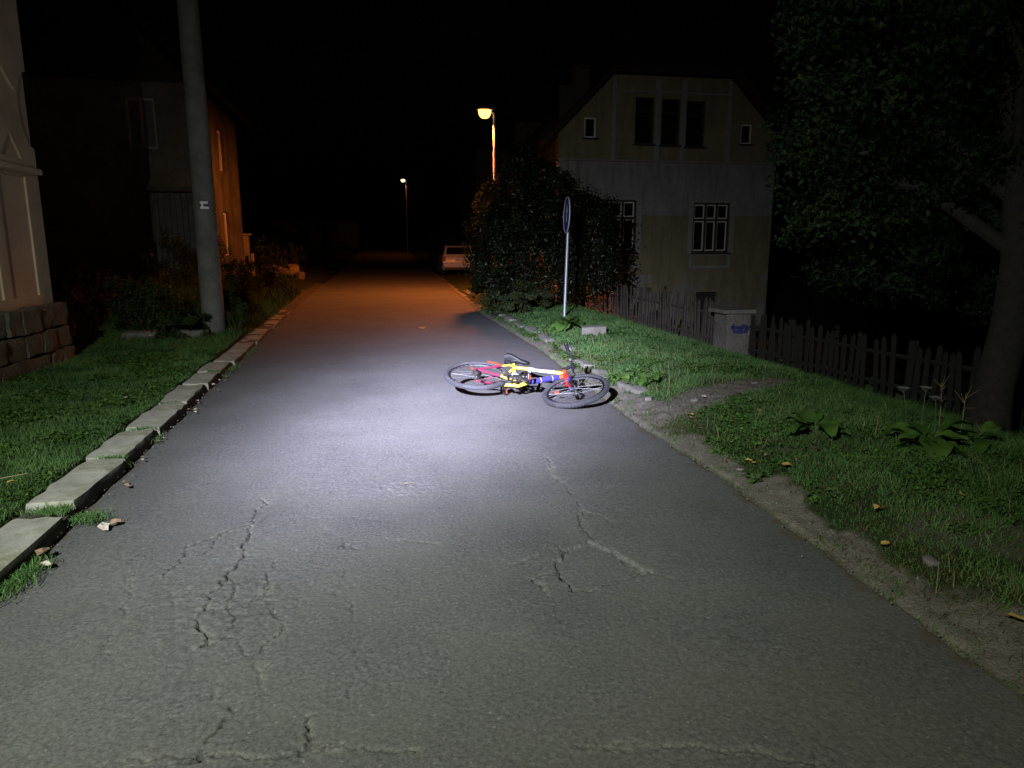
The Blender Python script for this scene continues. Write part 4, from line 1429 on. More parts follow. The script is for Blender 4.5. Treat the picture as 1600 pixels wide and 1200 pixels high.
cyl_patch(mk, ac - .26, ac - .08, zr - .0218, zr + .0218, pr + .0022)
M['signwhite'] = smat('marker_white', (.80, .80, .78), .6, .05, 20)
M['signnavy'] = smat('marker_navy', (.045, .045, .08), .6, .15, 20)
mo = mkb.build('marker', M['signnavy'], pole)
mk.build('marker_stripes', M['signwhite'], mo)

# ================================================================== blue round sign
sg = root('traffic_sign', (3.69, 14.25, z_at(3.69, 14.25)), 0, 'round blue road sign with white rim on a thin steel post, seen almost edge on', 'sign')
sg.rotation_euler = (0, R_(1.6), 0)
MB().tube([(0, 0, -.3), (0, 0, 2.35)], .031, 14).build('post', smat('galvanised_post', (.50, .52, .56), .45, .1, 14, metal=.6), sg, True)
M['signblue'] = smat('sign_blue', (.055, .055, .40), .45, .12, 8)
na = R_(180 - 3.6 - 1.5)
Msg = Matrix.Rotation(na, 3, 'Z') @ Matrix.Rotation(R_(90), 3, 'Y')
def disc(r0, h0, h1, rin=None, n=40):
    mb = MB()
    if rin is None:
        mb.lathe([(r0, h0), (r0, h1)], (0, 0, 0), 'Z', n)
    else:
        vs = []; fs = []
        for i in range(n):
            a = 2 * math.pi * i / n
            for q, h in ((rin, h0), (r0, h0), (r0, h1), (rin, h1)):
                vs.append((q * math.cos(a), q * math.sin(a), h))
        for i in range(n):
            for j in range(4):
                fs.append((i * 4 + j, i * 4 + (j + 1) % 4, ((i + 1) % n) * 4 + (j + 1) % 4, ((i + 1) % n) * 4 + j))
        mb.add(vs, fs)
    mb.v = [tuple(Msg @ Vector(p) + Vector((0, 0, 2.05)) + Msg @ Vector((0, 0, .036))) for p in mb.v]
    return mb
dk = disc(.355, 0, .004).build('disc', M['signblue'], sg)
disc(.36, -.006, .010, .345).build('rim', M['signwhite'], dk)
arw = MB()
# local disc plane: x' -> down, y' -> sideways
shp = [(.14, -.035), (.14, .035), (-.06, .035), (-.06, .11), (-.20, 0), (-.06, -.11), (-.06, -.035)]
arw.plate(shp, [], .0045, .0065, lambda u, v, w: tuple(Msg @ Vector((u, v, w)) + Vector((0, 0, 2.05)) + Msg @ Vector((0, 0, .036))))
arw.build('arrow', M['signwhite'], dk)


# ================================================================== street lamps
def street_lamp(x, y, zb, H, arm, label, power, near_):
    rt = root('street_lamp', (x, y, zb), 0, label, 'street lamp', 'street lamps')
    met = M.setdefault('lamppost', smat('lamp_post_steel', (.40, .39, .37), .5, .15, 10, metal=.3))
    MB().tube([(0, 0, -.3), (0, 0, 1.2), (0, 0, 1.25), (0, 0, H)], [.075, .07, .055, .04], 14).build('post', met, rt, True)
    MB().tube([(0, 0, H), (-.03, 0, H + .06), (-.12, 0, H + .10), (-arm * .6, 0, H + .13)], [.035, .032, .028, .026], 10).build('arm', met, rt, True)
    hd = MB()
    L = .52
    pr_ = [(-.02, .05, .04), (.08, .11, .07), (.28, .14, .085), (.45, .11, .06), (L, .04, .025)]
    vs = []; fs = []
    for (t, hw, hh) in pr_:
        for j in range(12):
            a = 2 * math.pi * j / 12
            vs.append((-arm * .35 - t, hw * math.cos(a), H + .145 + (hh * math.sin(a) if math.sin(a) > 0 else .01 * math.sin(a))))
    for i in range(len(pr_) - 1):
        for j in range(12):
            fs.append((i * 12 + j, i * 12 + (j + 1) % 12, (i + 1) * 12 + (j + 1) % 12, (i + 1) * 12 + j))
    fs += [tuple(range(12)), tuple((len(pr_) - 1) * 12 + j for j in range(11, -1, -1))]
    hd.add(vs, fs)
    ho = hd.build('housing', met, rt, True)
    m, nt, b = newmat('sodium_bowl')
    b.inputs['Base Color'].default_value = (.9, .7, .4, 1)
    b.inputs['Emission Color'].default_value = (1.0, .42, .09, 1) if near_ else (1.0, .60, .28, 1)
    b.inputs['Emission Strength'].default_value = 5.0 if near_ else 6.0
    bw = MB()
    vs = []; fs = []
    for i in range(7):
        th_ = math.pi / 2 * i / 6
        for j in range(16):
            a = 2 * math.pi * j / 16
            vs.append((-arm * .35 - .26 + .20 * math.cos(th_) ** .7 * math.cos(a), .14 * math.cos(th_) ** .7 * math.sin(a), H + .128 - .24 * math.sin(th_)))
    for i in range(6):
        for j in range(16):
            fs.append((i * 16 + j, i * 16 + (j + 1) % 16, (i + 1) * 16 + (j + 1) % 16, (i + 1) * 16 + j))
    bw.add(vs, fs)
    bw.build('bowl', m, ho, True)
    l = bpy.data.lights.new('sodium_lamp', 'SPOT')
    l.spot_size = R_(158)
    l.spot_blend = .4
    l.energy = power
    l.color = (1.0, .235, .04)
    l.shadow_soft_size = .12
    lo = bpy.data.objects.new('sodium_lamp', l)
    COL.objects.link(lo)
    lo.rotation_euler = (R_(6), R_(15), 0)
    lo.location = (x - arm * .35 - .26, y, zb + H - .25)
    return rt


street_lamp(3.57, 22.7, 0.0, 5.45, .10, 'lit orange street lamp on a slim post above the dark bush', 2750, True)
street_lamp(2.75, 75.0, z_at(2.65, 75.0), 7.35, .12, 'tiny far street lamp glowing at the end of the street', 170, False)


# ================================================================== house on the right
def stucco_bands():
    m, nt, b = newmat('ochre_stucco_bands')
    t = N(nt, 'ShaderNodeTexCoord')
    s_ = N(nt, 'ShaderNodeSeparateXYZ'); nt.links.new(t.outputs['Object'], s_.inputs[0])

    def noi(sc, det=6.0):
        n = N(nt, 'ShaderNodeTexNoise', Scale=sc, Detail=det, Roughness=.65)
        nt.links.new(t.outputs['Object'], n.inputs['Vector']); return n.outputs['Fac']
    och = ramp(nt, noi(1.4), [(.28, (.20, .168, .085)), (.72, (.285, .245, .145))])
    lil = ramp(nt, noi(1.8), [(.3, (.24, .235, .245)), (.7, (.33, .325, .33))])
    gry = ramp(nt, noi(2.4), [(.3, (.20, .185, .16)), (.7, (.30, .285, .25))])
    zz = N(nt, 'ShaderNodeMath', operation='MULTIPLY_ADD'); zz.inputs[1].default_value = .06
    nt.links.new(noi(6), zz.inputs[0]); nt.links.new(s_.outputs[2], zz.inputs[2])

    def gt(v, th_):
        n = N(nt, 'ShaderNodeMath', operation='GREATER_THAN'); n.inputs[1].default_value = th_
        nt.links.new(v, n.inputs[0]); return n.outputs[0]
    Z0 = 1.30
    def win(a, c):
        n = N(nt, 'ShaderNodeMath', operation='SUBTRACT')
        nt.links.new(gt(zz.outputs[0], a + Z0), n.inputs[0]); nt.links.new(gt(zz.outputs[0], c + Z0), n.inputs[1])
        return n.outputs[0]
    c = mixc(nt, win(2.5, 4.09), och, lil)
    # old grey patches low on the wall where the paint has gone
    pf = N(nt, 'ShaderNodeMath', operation='MULTIPLY')
    nt.links.new(win(-3, .62), pf.inputs[0])
    nt.links.new(ramp(nt, noi(.9, 4), [(.49, (0, 0, 0)), (.53, (1, 1, 1))]), pf.inputs[1])
    c = mixc(nt, pf.outputs[0], c, gry)
    mp = N(nt, 'ShaderNodeMapping'); mp.inputs['Scale'].default_value = (2.6, 2.6, .45)
    nt.links.new(t.outputs['Object'], mp.inputs[0])
    sn = N(nt, 'ShaderNodeTexNoise', Scale=1.6, Detail=9.0, Roughness=.7); nt.links.new(mp.outputs[0], sn.inputs['Vector'])
    c = mixc(nt, ramp(nt, sn.outputs['Fac'], [(.44, (0, 0, 0)), (.70, (.7, .7, .7))]), c, (.105, .095, .075))
    nt.links.new(c, b.inputs['Base Color'])
    b.inputs['Roughness'].default_value = .93
    bp = N(nt, 'ShaderNodeBump', Strength=.7, Distance=.010)
    nt.links.new(noi(70), bp.inputs['Height']); nt.links.new(bp.outputs[0], b.inputs['Normal'])
    return m


M['ochre'] = stucco_bands()
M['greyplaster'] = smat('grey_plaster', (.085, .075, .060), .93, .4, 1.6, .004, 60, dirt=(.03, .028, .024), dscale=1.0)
M['surround'] = smat('window_surround', (.27, .265, .26), .9, .15, 4, .002, 80)
FY = 22.0
house = root('gabled_house', (9.05, FY, -1.30), 0, 'two storey ochre house with lilac band and clipped gable behind the fence', 'house')
hl = lambda x, y, z: (x - 9.05, y - FY, z + 1.30)
gab = [(5.45, -1.45), (12.66, -1.45), (12.66, 4.95), (11.0, 6.62), (7.1, 6.62), (5.45, 4.95)]
openings = {'a': (6.75, 8.0, 1.32, 2.92), 'b': (9.93, 11.18, 1.30, 2.86),
            'u1': (7.86, 8.47, 4.62, 5.99), 'u2': (8.72, 9.32, 4.60, 5.97), 'u3': (9.54, 10.16, 4.57, 5.93),
            's1': (6.24, 6.62, 4.76, 5.36), 's2': (11.40, 11.78, 4.70, 5.30), 'd': (10.15, 10.90, -1.30, .02), 'v': (8.45, 8.60, .03, .18)}
holes = [[(a, c), (b, c), (b, d), (a, d)] for (a, b, c, d) in openings.values()]
MB().plate(gab, holes, 0.0, .35, lambda u, v, w: hl(u, FY + w, v)).build('front_wall', M['ochre'], house)
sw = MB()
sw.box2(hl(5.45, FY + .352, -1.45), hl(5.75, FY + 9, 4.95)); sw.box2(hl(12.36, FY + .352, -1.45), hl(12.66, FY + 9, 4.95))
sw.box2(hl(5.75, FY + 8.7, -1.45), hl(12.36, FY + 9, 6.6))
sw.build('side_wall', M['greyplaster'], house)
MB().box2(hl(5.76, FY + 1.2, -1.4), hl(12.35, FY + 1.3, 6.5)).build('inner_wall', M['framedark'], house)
# roof: two slopes and the clipped hip over the gable
rf = MB()
zr_ = 8.6; xc = 9.055; ov = .45
def slab(pts, th=.16):
    vs = [hl(*p) for p in pts] + [hl(p[0], p[1], p[2] + th) for p in pts]
    k = len(pts)
    rf.add(vs, [tuple(range(k)), tuple(range(2 * k - 1, k - 1, -1))] + [(i, (i + 1) % k, k + (i + 1) % k, k + i) for i in range(k)])
slab([(4.95, FY - ov, 4.50), (7.02, FY - ov, 6.60), (xc, FY + 2.0, zr_), (xc, FY + 9.5, zr_), (4.95, FY + 9.5, 4.50)])
slab([(13.16, FY - ov, 4.50), (13.16, FY + 9.5, 4.50), (xc, FY + 9.5, zr_), (xc, FY + 2.0, zr_), (11.09, FY - ov, 6.60)])
slab([(7.02, FY - ov, 6.60), (11.09, FY - ov, 6.60), (xc, FY + 2.0, zr_)])
rfo = rf.build('roof', M['rooftile'], house)
ch = MB().box2(hl(6.75, FY + 3, 6.2), hl(7.25, FY + 3.6, 7.45)); ch.box2(hl(6.70, FY + 2.95, 7.452), hl(7.30, FY + 3.65, 7.55))
ch.build('chimney', smat('chimney_brick', (.07, .05, .042), .9, .3, 6, .01, 20), rfo)
for x0 in (7.10, 8.50, 9.34, 10.90):
    pil = MB().box2(hl(x0, FY - .035, 4.14), hl(x0 + (.18 if x0 in (8.50, 9.34) else .14), FY - .002, 6.55))
    pil.build('pilaster', M['surround'], house, False, .008)
cor = MB().box2(hl(5.40, FY - .06, 4.09), hl(12.70, FY - .002, 4.135)); cor.box2(hl(7.1, FY - .055, 6.12), hl(11.0, FY - .037, 6.18))
cor.build('cornice', M['surround'], house, False, .008)


def window(key, cols, transom, dark_outer=True, curtain=True, surround=True):
    a, b, c, d = openings[key]
    wpart = MB()
    t = .05; y0, y1 = FY + .05, FY + .10
    wpart.box2(hl(a, y0, c), hl(a + t, y1, d)); wpart.box2(hl(b - t, y0, c), hl(b, y1, d))
    wpart.box2(hl(a + t, y0, c), hl(b - t, y1, c + t)); wpart.box2(hl(a + t, y0, d - t), hl(b - t, y1, d))
    zt = c + (d - c) * transom
    if transom < 1:
        wpart.box2(hl(a + t, y0 - .015, zt - .035), hl(b - t, y1, zt + .035))
    xs = [a + t + (b - a - 2 * t) * i / cols for i in range(cols + 1)]
    for x in xs[1:-1]:
        for (za, zb) in (((c + t, zt - .035), (zt + .035, d - t)) if transom < 1 else ((c + t, d - t),)):
            wpart.box2(hl(x - .03, y0, za), hl(x + .03, y1, zb))
    w_ = wpart.build('window', M['framedark'] if dark_outer else M['framewhite'], house, False, .006)
    rows = ((c + t, zt - .035), (zt + .035, d - t)) if transom < 1 else ((c + t, d - t),)
    for (za, zb) in rows:
        for i in range(cols):
            xa = xs[i] + (0 if i == 0 else .03); xb = xs[i + 1] - (0 if i == cols - 1 else .03)
            if curtain:
                s_ = MB(); q = .035; ya, yb = FY + .102, FY + .13
                s_.box2(hl(xa, ya, za), hl(xa + q, yb, zb)); s_.box2(hl(xb - q, ya, za), hl(xb, yb, zb))
                s_.box2(hl(xa + q, ya, za), hl(xb - q, yb, za + q)); s_.box2(hl(xa + q, ya, zb - q), hl(xb - q, yb, zb))
                s_.build('sash', M['framewhite'], w_)
            MB().box2(hl(xa, FY + .132, za), hl(xb, FY + .137, zb)).build('pane', M['glass'], w_)
    MB().box2(hl(a - .06, FY - .09, c - .055), hl(b + .06, FY + .048, c - .005)).build('sill', M['framedark'], w_, False, .008)
    if surround:
        s_ = MB()
        s_.box2(hl(a - .17, FY - .022, c - .06), hl(a - .01, FY - .002, d + .12)); s_.box2(hl(b + .01, FY - .022, c - .06), hl(b + .17, FY - .002, d + .12))
        s_.box2(hl(a - .01, FY - .022, d + .01), hl(b + .01, FY - .002, d + .12))
        s_.box2(hl(a - .10, FY - .03, c - .52), hl(b + .10, FY - .002, c - .42)); s_.box2(hl(a - .10, FY - .03, c - .10), hl(b + .10, FY - .002, c - .062))
        s_.box2(hl(a - .10, FY - .03, c - .42), hl(a + .0, FY - .002, c - .10)); s_.box2(hl(b, FY - .03, c - .42), hl(b + .10, FY - .002, c - .10))
        s_.build('surround', M['surround'], w_, False, .006)


window('a', 3, .66)
window('b', 3, .66)
for k_ in ('u1', 'u2', 'u3'):
    window(k_, 1, .70, True, False, False)
for k_ in ('s1', 's2'):
    window(k_, 1, 1, False, False, False)
dr = MB().box2(hl(10.16, FY + .15, -1.30), hl(10.89, FY + .20, .01))
dr.build('cellar_door', M['framedark'], house)
MB().box2(hl(9.03, FY - .05, -.30), hl(9.09, FY - .002, .22)).build('wall_bracket', M['framedark'], house)

# ================================================================== picket fence and pillar
M['picket'] = smat('weathered_wood', (.075, .065, .052), .95, .35, 7, .004, 60)
M['picketdark'] = smat('old_dark_wood', (.020, .018, .015), .95, .35, 7, .004, 60)


def fence(ya, yb, xa, xb, hgt_, label, mat, seed):
    rt = root('picket_fence', (xa, ya, 0), 0, label, 'fence', 'picket fences')
    rr = random.Random(seed)
    L = yb - ya
    shared = {}
    k = int(L / .125)
    for i in range(k):
        y = i * .125 + .03
        x = (xb - xa) * y / L
        zb = z_at(xa + x, ya + y)
        v = rr.randrange(5) if len(shared) == 5 else i % 5
        if rr.random() < .05 and len(shared) == 5: continue
        if v not in shared:
            w, h = .075, hgt_ * (1 + .06 * (v - 2) / 2)
            mb = MB()
            mb.plate([(-w / 2, -.02), (w / 2, -.02), (w / 2, h - .05), (0, h), (-w / 2, h - .05)], [], 0, .02, lambda u, q, d: (d, u, q))
            o = mb.build('picket', mat, rt)
            shared[v] = o.data
        else:
            o = bpy.data.objects.new('picket', shared[v]); COL.objects.link(o); o.parent = rt
        o.location = (x - .03, y, zb + rr.uniform(-.03, .02))
        o.rotation_euler = (R_(rr.gauss(0, 2.6)), R_(rr.gauss(0, 2.0)), R_(rr.gauss(0, 4)))
    for dz in (.2, hgt_ * .72):
        zs = [z_at(xa + (xb - xa) * t, ya + L * t) for t in (0, .5, 1)]
        MB().tube([(.012, 0, zs[0] + dz), ((xb - xa) / 2 + .012, L / 2, zs[1] + dz), (xb - xa + .012, L, zs[2] + dz)], .03, 4).build('rail', mat, rt)
    y = .3
    while y < L:
        x = (xb - xa) * y / L
        zb = z_at(xa + x, ya + y)
        MB().box((x + .08, y, zb + hgt_ * .45), (.09, .09, hgt_ * 1.05)).build('post', mat, rt, False, .006)
        y += 2.3


fence(12.15, 19.8, 6.1, 5.75, .92, 'grey wooden picket fence between the bush and the stone pillar', M['picket'], 1)
fence(5.6, 11.52, 7.2, 6.30, .85, 'dark picket fence right of the stone pillar under the tree', M['picketdark'], 2)


def pillarmat():
    m, nt, b = newmat('pillar_plaster')
    t = N(nt, 'ShaderNodeTexCoord')
    def noi(sc, det=6.0):
        n = N(nt, 'ShaderNodeTexNoise', Scale=sc, Detail=det, Roughness=.65)
        nt.links.new(t.outputs['Object'], n.inputs['Vector']); return n.outputs['Fac']
    c = ramp(nt, noi(4), [(.3, (.13, .118, .10)), (.7, (.235, .215, .185))])
    c = mixc(nt, ramp(nt, noi(7, 8), [(.52, (0, 0, 0)), (.6, (.8, .8, .8))]), c, (.13, .125, .10))
    nt.links.new(c, b.inputs['Base Color'])
    b.inputs['Roughness'].default_value = .92
    bp = N(nt, 'ShaderNodeBump', Strength=1.0, Distance=.03)
    nt.links.new(noi(28), bp.inputs['Height']); nt.links.new(bp.outputs[0], b.inputs['Normal'])
    return m


M['pillar'] = pillarmat()
pz = z_at(6.15, 11.65)
pil_ = root('gate_pillar', (6.08, 11.65, pz), R_(4), 'squat pale stone gate pillar with flat cap and blue spray paint', 'pillar')
hp = .40 - pz
me = rough_block(.46, .44, hp + .1, 301, 9, .012, .018)
place('pillar_body', me, (0, 0, hp / 2 - .09), (0, 0, 0), pil_, M['pillar'])
me = rough_block(.62, .56, .07, 302, 5, .008, .012)
place('cap', me, (-.02, 0, hp - .0), (0, 0, 0), pil_, M['concrete'])
sprayb = MB(); sprayb2 = MB()
M['sprayblue'] = smat('spray_blue', (.035, .035, .13), .6, .3, 9)
M['spraypale'] = smat('spray_pale', (.16, .20, .21), .8, .25, 9)
def squiggle(mb, pts, w):
    prev = None
    for i in range(len(pts) - 1):
        a = Vector((pts[i][0], pts[i][1])); c = Vector((pts[i + 1][0], pts[i + 1][1]))
        d = (c - a).normalized(); n = Vector((-d.y, d.x)) * w
        q = [a - n - d * w * .5, a + n - d * w * .5, c + n + d * w * .5, c - n + d * w * .5]
        mb.add([(p_.x, -.236 - .0004 * i, p_.y) for p_ in q], [(0, 1, 2, 3)])
squiggle(sprayb, [(-.11, hp - .22), (-.13, hp - .30), (-.08, hp - .345), (0, hp - .33), (.08, hp - .35), (.15, hp - .31), (.15, hp - .25), (.08, hp - .24), (.0, hp - .27), (.05, hp - .31), (.0, hp - .37)], .016)
squiggle(sprayb, [(-.15, hp - .27), (-.02, hp - .285), (.12, hp - .275), (.19, hp - .30)], .03)
squiggle(sprayb, [(-.10, hp - .35), (.02, hp - .36), (.16, hp - .345)], .026)
sprayb.build('spray_paint', M['sprayblue'], pil_)

# ================================================================== big lilac bush
blobs = [(-.25, .1, 1.2, 1.05, 1.0, 1.15), (.75, .2, 1.1, 1.1, 1.0, 1.2), (1.75, .3, 1.3, 1.0, .95, 1.35), (.15, .2, 2.2, .85, .8, .85), (1.0, .3, 2.2, 1.0, .9, .9), (1.75, .3, 2.05, .75, .7, .75), (.05, .2, 2.95, .55, .5, .7), (-.65, .0, .9, .55, .6, .8), (.08, .2, 3.55, .30, .3, .42), (.75, .2, 2.85, .6, .6, .6), (-.35, .1, 2.1, .5, .6, .8), (.62, 2.3, 3.85, .30, .6, .5), (.25, 2.2, 3.2, .50, .8, .6), (-.3, 2.0, 2.5, .5, .8, .6), (.9, 2.2, 2.9, .6, .8, .7)]
shrub('lilac_bush', (3.25, 16.9, z_at(3.25, 16.9)), blobs, 52000, .072, M['lilac'], 'tall dense dark bush beside the street below the orange lamp', 'bush', 77, 16, None, 1, .04)
blobs = [(0, 0, .35, .6, .5, .4), (.5, .1, .3, .5, .4, .3)]
shrub('weed_clump', (2.75, 15.4, z_at(2.75, 15.4)), blobs, 2500, .06, M['shrub'], 'low weeds at the road edge left of the sign, at the foot of the bush', 'weeds', 81, 4, None, 1, .008)

# left-hand weeds and shrubs
for i, (x, y, s, h, lab) in enumerate([
        (-3.05, 11.95, .62, .46, 'low dark weed shrub right in front of the concrete pole'),
        (-2.62, 12.9, .5, .62, 'spindly weed shrub beside the concrete pole on the street side'),
        (-4.2, 12.8, .9, .85, 'wide dark shrub left of the concrete pole'),
        (-5.7, 14.2, 1.1, 1.0, 'dark shrub in the shade beside the stone plinth'),
        (-2.75, 15.2, .65, .6, 'scrubby weeds right behind the concrete pole at the kerb'),
        (-3.2, 17.6, .85, .9, 'weedy shrub lit orange between the pole and the far left house'),
        (-4.6, 18.5, 1.1, 1.4, 'tall shrub in front of the far left house'),
        (-3.3, 21.5, .9, .9, 'orange lit scrub by the corner of the far left house')]):
    rb = random.Random(200 + i)
    bl = [(rb.uniform(-.5, .5) * s, rb.uniform(-.4, .4) * s, h * rb.uniform(.4, .6), s * rb.uniform(.45, .65), s * .5, h * rb.uniform(.45, .6)) for _ in range(5)]
    shrub('weed_shrub', (x, y, z_at(x, y)), bl, 3800, .055, M['shrub'], lab, 'shrub', 210 + i * 5, 7, 'shrubs on the left roadside', 1, .010)
# tall weeds between them
r = np.random.default_rng(91)
k = 16000
x = r.uniform(-7, -2.3, k); y = r.uniform(11.9, 23, k)
kp = (x < XL(y) - .25) & (r.uniform(0, 1, k) < sstep(.35, .6, fbm(x, y, 1.4, 3, 92)) * sstep(11.8, 13.0, y + .3 * (x + 3))); x, y = x[kp], y[kp]
V, F, T = blades(np.stack([x, y, hgt(x, y)], -1), r.uniform(.15, .55, len(x)), r.uniform(.008, .018, len(x)), .6, 93)
tag(mesh_np('tall_weeds', V, F, M['shrub'], attrs={'tint': T}), 'tall rank weeds on the left roadside around the pole', 'weeds', kind='stuff')

# ================================================================== big tree on the right
tz = z_at(5.75, 5.75)
tree = root('tree', (5.75, 5.75, tz), 0, 'large leafy tree with thick trunk at the right edge, dark crown overhead', 'tree')
tk = MB()
tk.tube([(-.06, 0, -.15), (-.03, 0, .12), (.0, 0, .5), (.12, .02, 1.1), (.14, .04, 1.7), (.05, .05, 2.4), (-.12, .1, 3.2), (-.2, .2, 4.4)], [.30, .20, .165, .165, .155, .14, .11, .06], 16)
tko = tk.build('trunk', M['bark'], tree, True)
rr = random.Random(33)
lm = MB()
tips = []
def limb(a, b, r0, depth):
    a = Vector(a); b = Vector(b)
    b.x = max(b.x, .66 * (b.y + 5.75) - 5.75)
    mid = a.lerp(b, .5) + Vector((rr.uniform(-.12, .12), rr.uniform(-.12, .12), rr.uniform(0, .18))) * (b - a).length
    lm.tube([a, a.lerp(mid, .6), mid, b], [r0, r0 * .85, r0 * .7, r0 * .35], 7)
    tips.append(b)
    if depth:
        for _ in range(3):
            s0 = mid.lerp(b, rr.uniform(0, .9))
            d = (b - a).normalized() * rr.uniform(.5, .9) + Vector((rr.uniform(-.6, .6), rr.uniform(-.6, .6), rr.uniform(-.35, .45)))
            limb(s0, s0 + d * (b - a).length * .6, r0 * .5, depth - 1)
for (a, b, r0) in [((.1, .04, 1.75), (-1.6, .9, 2.5), .07), ((.06, .05, 2.2), (-1.7, .8, 3.3), .07), ((.0, .06, 2.5), (-1.3, -.7, 3.9), .06), ((.05, .05, 2.2), (1.5, .5, 2.9), .07), ((-.1, .1, 3.1), (-1.0, 1.4, 4.6), .06), ((-.15, .15, 3.6), (.9, .4, 4.9), .05), ((.1, .04, 1.9), (.6, 1.7, 2.7), .06), ((.12, .04, 1.6), (1.2, -.6, 2.0), .05)]:
    limb(a, b, r0, 2)
lm.build('limbs', M['bark'], tree, True)
blobs = [(-1.9, .9, 2.45, 1.0, .9, .75), (-2.6, 1.4, 3.1, .9, .8, .7), (-1.4, .4, 3.5, 1.3, 1.1, .9), (-.4, .6, 2.6, 1.1, 1.0, .7), (-.9, .9, 1.95, .9, .8, .55), (.6, .5, 2.7, 1.2, 1.1, .9), (1.4, .4, 2.2, 1.0, .9, .9), (-.3, .6, 4.3, 1.9, 1.6, 1.0), (1.2, .6, 3.9, 1.4, 1.2, 1.0), (.3, 1.7, 2.2, 1.1, .8, .8), (1.5, 1.2, 1.4, .8, .8, .6), (-1.9, .6, 4.3, 1.1, 1.0, .8), (-.1, 1.5, 1.55, .8, .6, .5), (.9, .2, 1.55, .45, .45, .5)]
P, Nn, cl = blob_points(blobs, 52000, 34, .25)
r = np.random.default_rng(35)
tp = np.array([tuple(t) for t in tips])
ex = tp[r.integers(0, len(tp), 14000)] + r.normal(0, .16, (14000, 3))
P = np.concatenate([P, ex]); n2 = r.normal(0, .6, (14000, 3)); n2[:, 2] += .8; n2 /= np.linalg.norm(n2, axis=1)[:, None]
Nn = np.concatenate([Nn, n2]); cl = np.concatenate([cl, r.normal(0, .12, 14000)])
keep = ~((np.abs(P[:, 0] - .08) < .28) & (P[:, 1] < .1) & (P[:, 2] < 1.35))
keep &= P[:, 0] + 5.75 > (P[:, 1] + 5.75) * (.525 + .10 * fbm(P[:, 1] * 1.0, P[:, 2] * 1.0, 2.2, 3, 37) + .02 * (P[:, 2] < 2.6))
P, Nn, cl = P[keep], Nn[keep], cl[keep]
L = .062 * r.uniform(.6, 1.4, len(P))
V, F, T = leafcloud(P, Nn, L, L * .55, 36, cl)
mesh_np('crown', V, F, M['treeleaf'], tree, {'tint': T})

# ================================================================== far left house
M['litplaster'] = smat('lit_yard_plaster', (.30, .28, .22), .93, .3, 1.6, .004, 60, dirt=(.15, .14, .11), dscale=1.0)  # lighter copy of the house plaster; light on the yard wall put into colour
M['board'] = smat('grey_boards', (.24, .235, .215), .9, .3, 5, .004, 40)
fh = root('old_house', (-5.0, 22.0, 0), 0, 'dim grey old house behind the concrete pole, street side lit orange', 'house')
fl = lambda x, y, z: (x + 5.0, y - 22.0, z)
def wall_with(openings_, outer, fn, name):
    hs = [[(a, c), (b, c), (b, d), (a, d)] for (a, b, c, d) in openings_]
    MB().plate(outer, hs, 0, .3, fn).build(name, M['greyplaster'] if name == 'street_wall' else M['litplaster'], fh)
    for (a, b, c, d) in openings_:
        w_ = MB(); t = .07
        for (p0, p1, q0, q1) in ((a, a + t, c, d), (b - t, b, c, d), (a + t, b - t, c, c + t), (a + t, b - t, d - t, d), ((a + b) / 2 - .035, (a + b) / 2 + .035, c + t, d - t)):
            w_.add([fn(*p) for p in [(p0, q0, .1), (p1, q0, .1), (p1, q1, .1), (p0, q1, .1), (p0, q0, .16), (p1, q0, .16), (p1, q1, .16), (p0, q1, .16)]], [(0, 1, 2, 3), (7, 6, 5, 4), (0, 4, 5, 1), (1, 5, 6, 2), (2, 6, 7, 3), (3, 7, 4, 0)])
        wo = w_.build('window', M['framewhite'], fh)
        MB().add([fn(a, c, .2), fn(b, c, .2), fn(b, d, .2), fn(a, d, .2), fn(a, c, .21), fn(b, c, .21), fn(b, d, .21), fn(a, d, .21)], [(0, 1, 2, 3), (7, 6, 5, 4), (0, 4, 5, 1), (1, 5, 6, 2), (2, 6, 7, 3), (3, 7, 4, 0)]).build('pane', M['glass'] if name == 'street_wall' else M['curtain'], wo)
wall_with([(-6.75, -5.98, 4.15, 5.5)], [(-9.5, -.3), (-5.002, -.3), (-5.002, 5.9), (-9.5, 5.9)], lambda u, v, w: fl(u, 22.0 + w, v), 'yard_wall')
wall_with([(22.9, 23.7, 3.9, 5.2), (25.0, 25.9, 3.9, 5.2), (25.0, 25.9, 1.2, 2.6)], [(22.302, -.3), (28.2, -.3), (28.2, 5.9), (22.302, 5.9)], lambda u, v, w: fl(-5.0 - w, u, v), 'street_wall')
MB().box2(fl(-9.5, 27.9, -.3), fl(-5.302, 28.2, 5.9)).build('back_wall', M['greyplaster'], fh)
lg = MB().box2(fl(-6.4, 21.3, 2.98), fl(-5.0, 21.997, 3.10)); lg.build('ledge', M['concrete'], fh, False, .01)
for i in range(9):
    MB().box2(fl(-6.4 + i * .155, 21.93, -.1), fl(-6.4 + i * .155 + .14, 21.97 + .008 * (i % 2), 2.96)).build('board', M['board'], fh)
rf = MB()
slab2 = lambda pts: rf.add([fl(*p) for p in pts] + [fl(p[0], p[1], p[2] + .18) for p in pts], [tuple(range(len(pts))), tuple(range(2 * len(pts) - 1, len(pts) - 1, -1))] + [(i, (i + 1) % len(pts), len(pts) + (i + 1) % len(pts), len(pts) + i) for i in range(len(pts))])
slab2([(-4.5, 21.5, 5.75), (-4.5, 28.7, 5.75), (-7.25, 28.7, 8.5), (-7.25, 21.5, 8.5)])
slab2([(-10, 21.5, 5.75), (-7.25, 21.5, 8.5), (-7.25, 28.7, 8.5), (-10, 28.7, 5.75)])
rf.build('roof', M['rooftile'], fh)
gb = MB().plate([(-9.5, 5.9), (-5.002, 5.9), (-7.25, 8.3)], [], 0, .3, lambda u, v, w: fl(u, 22.0 + w, v)); gb.build('gable', M['greyplaster'], fh)
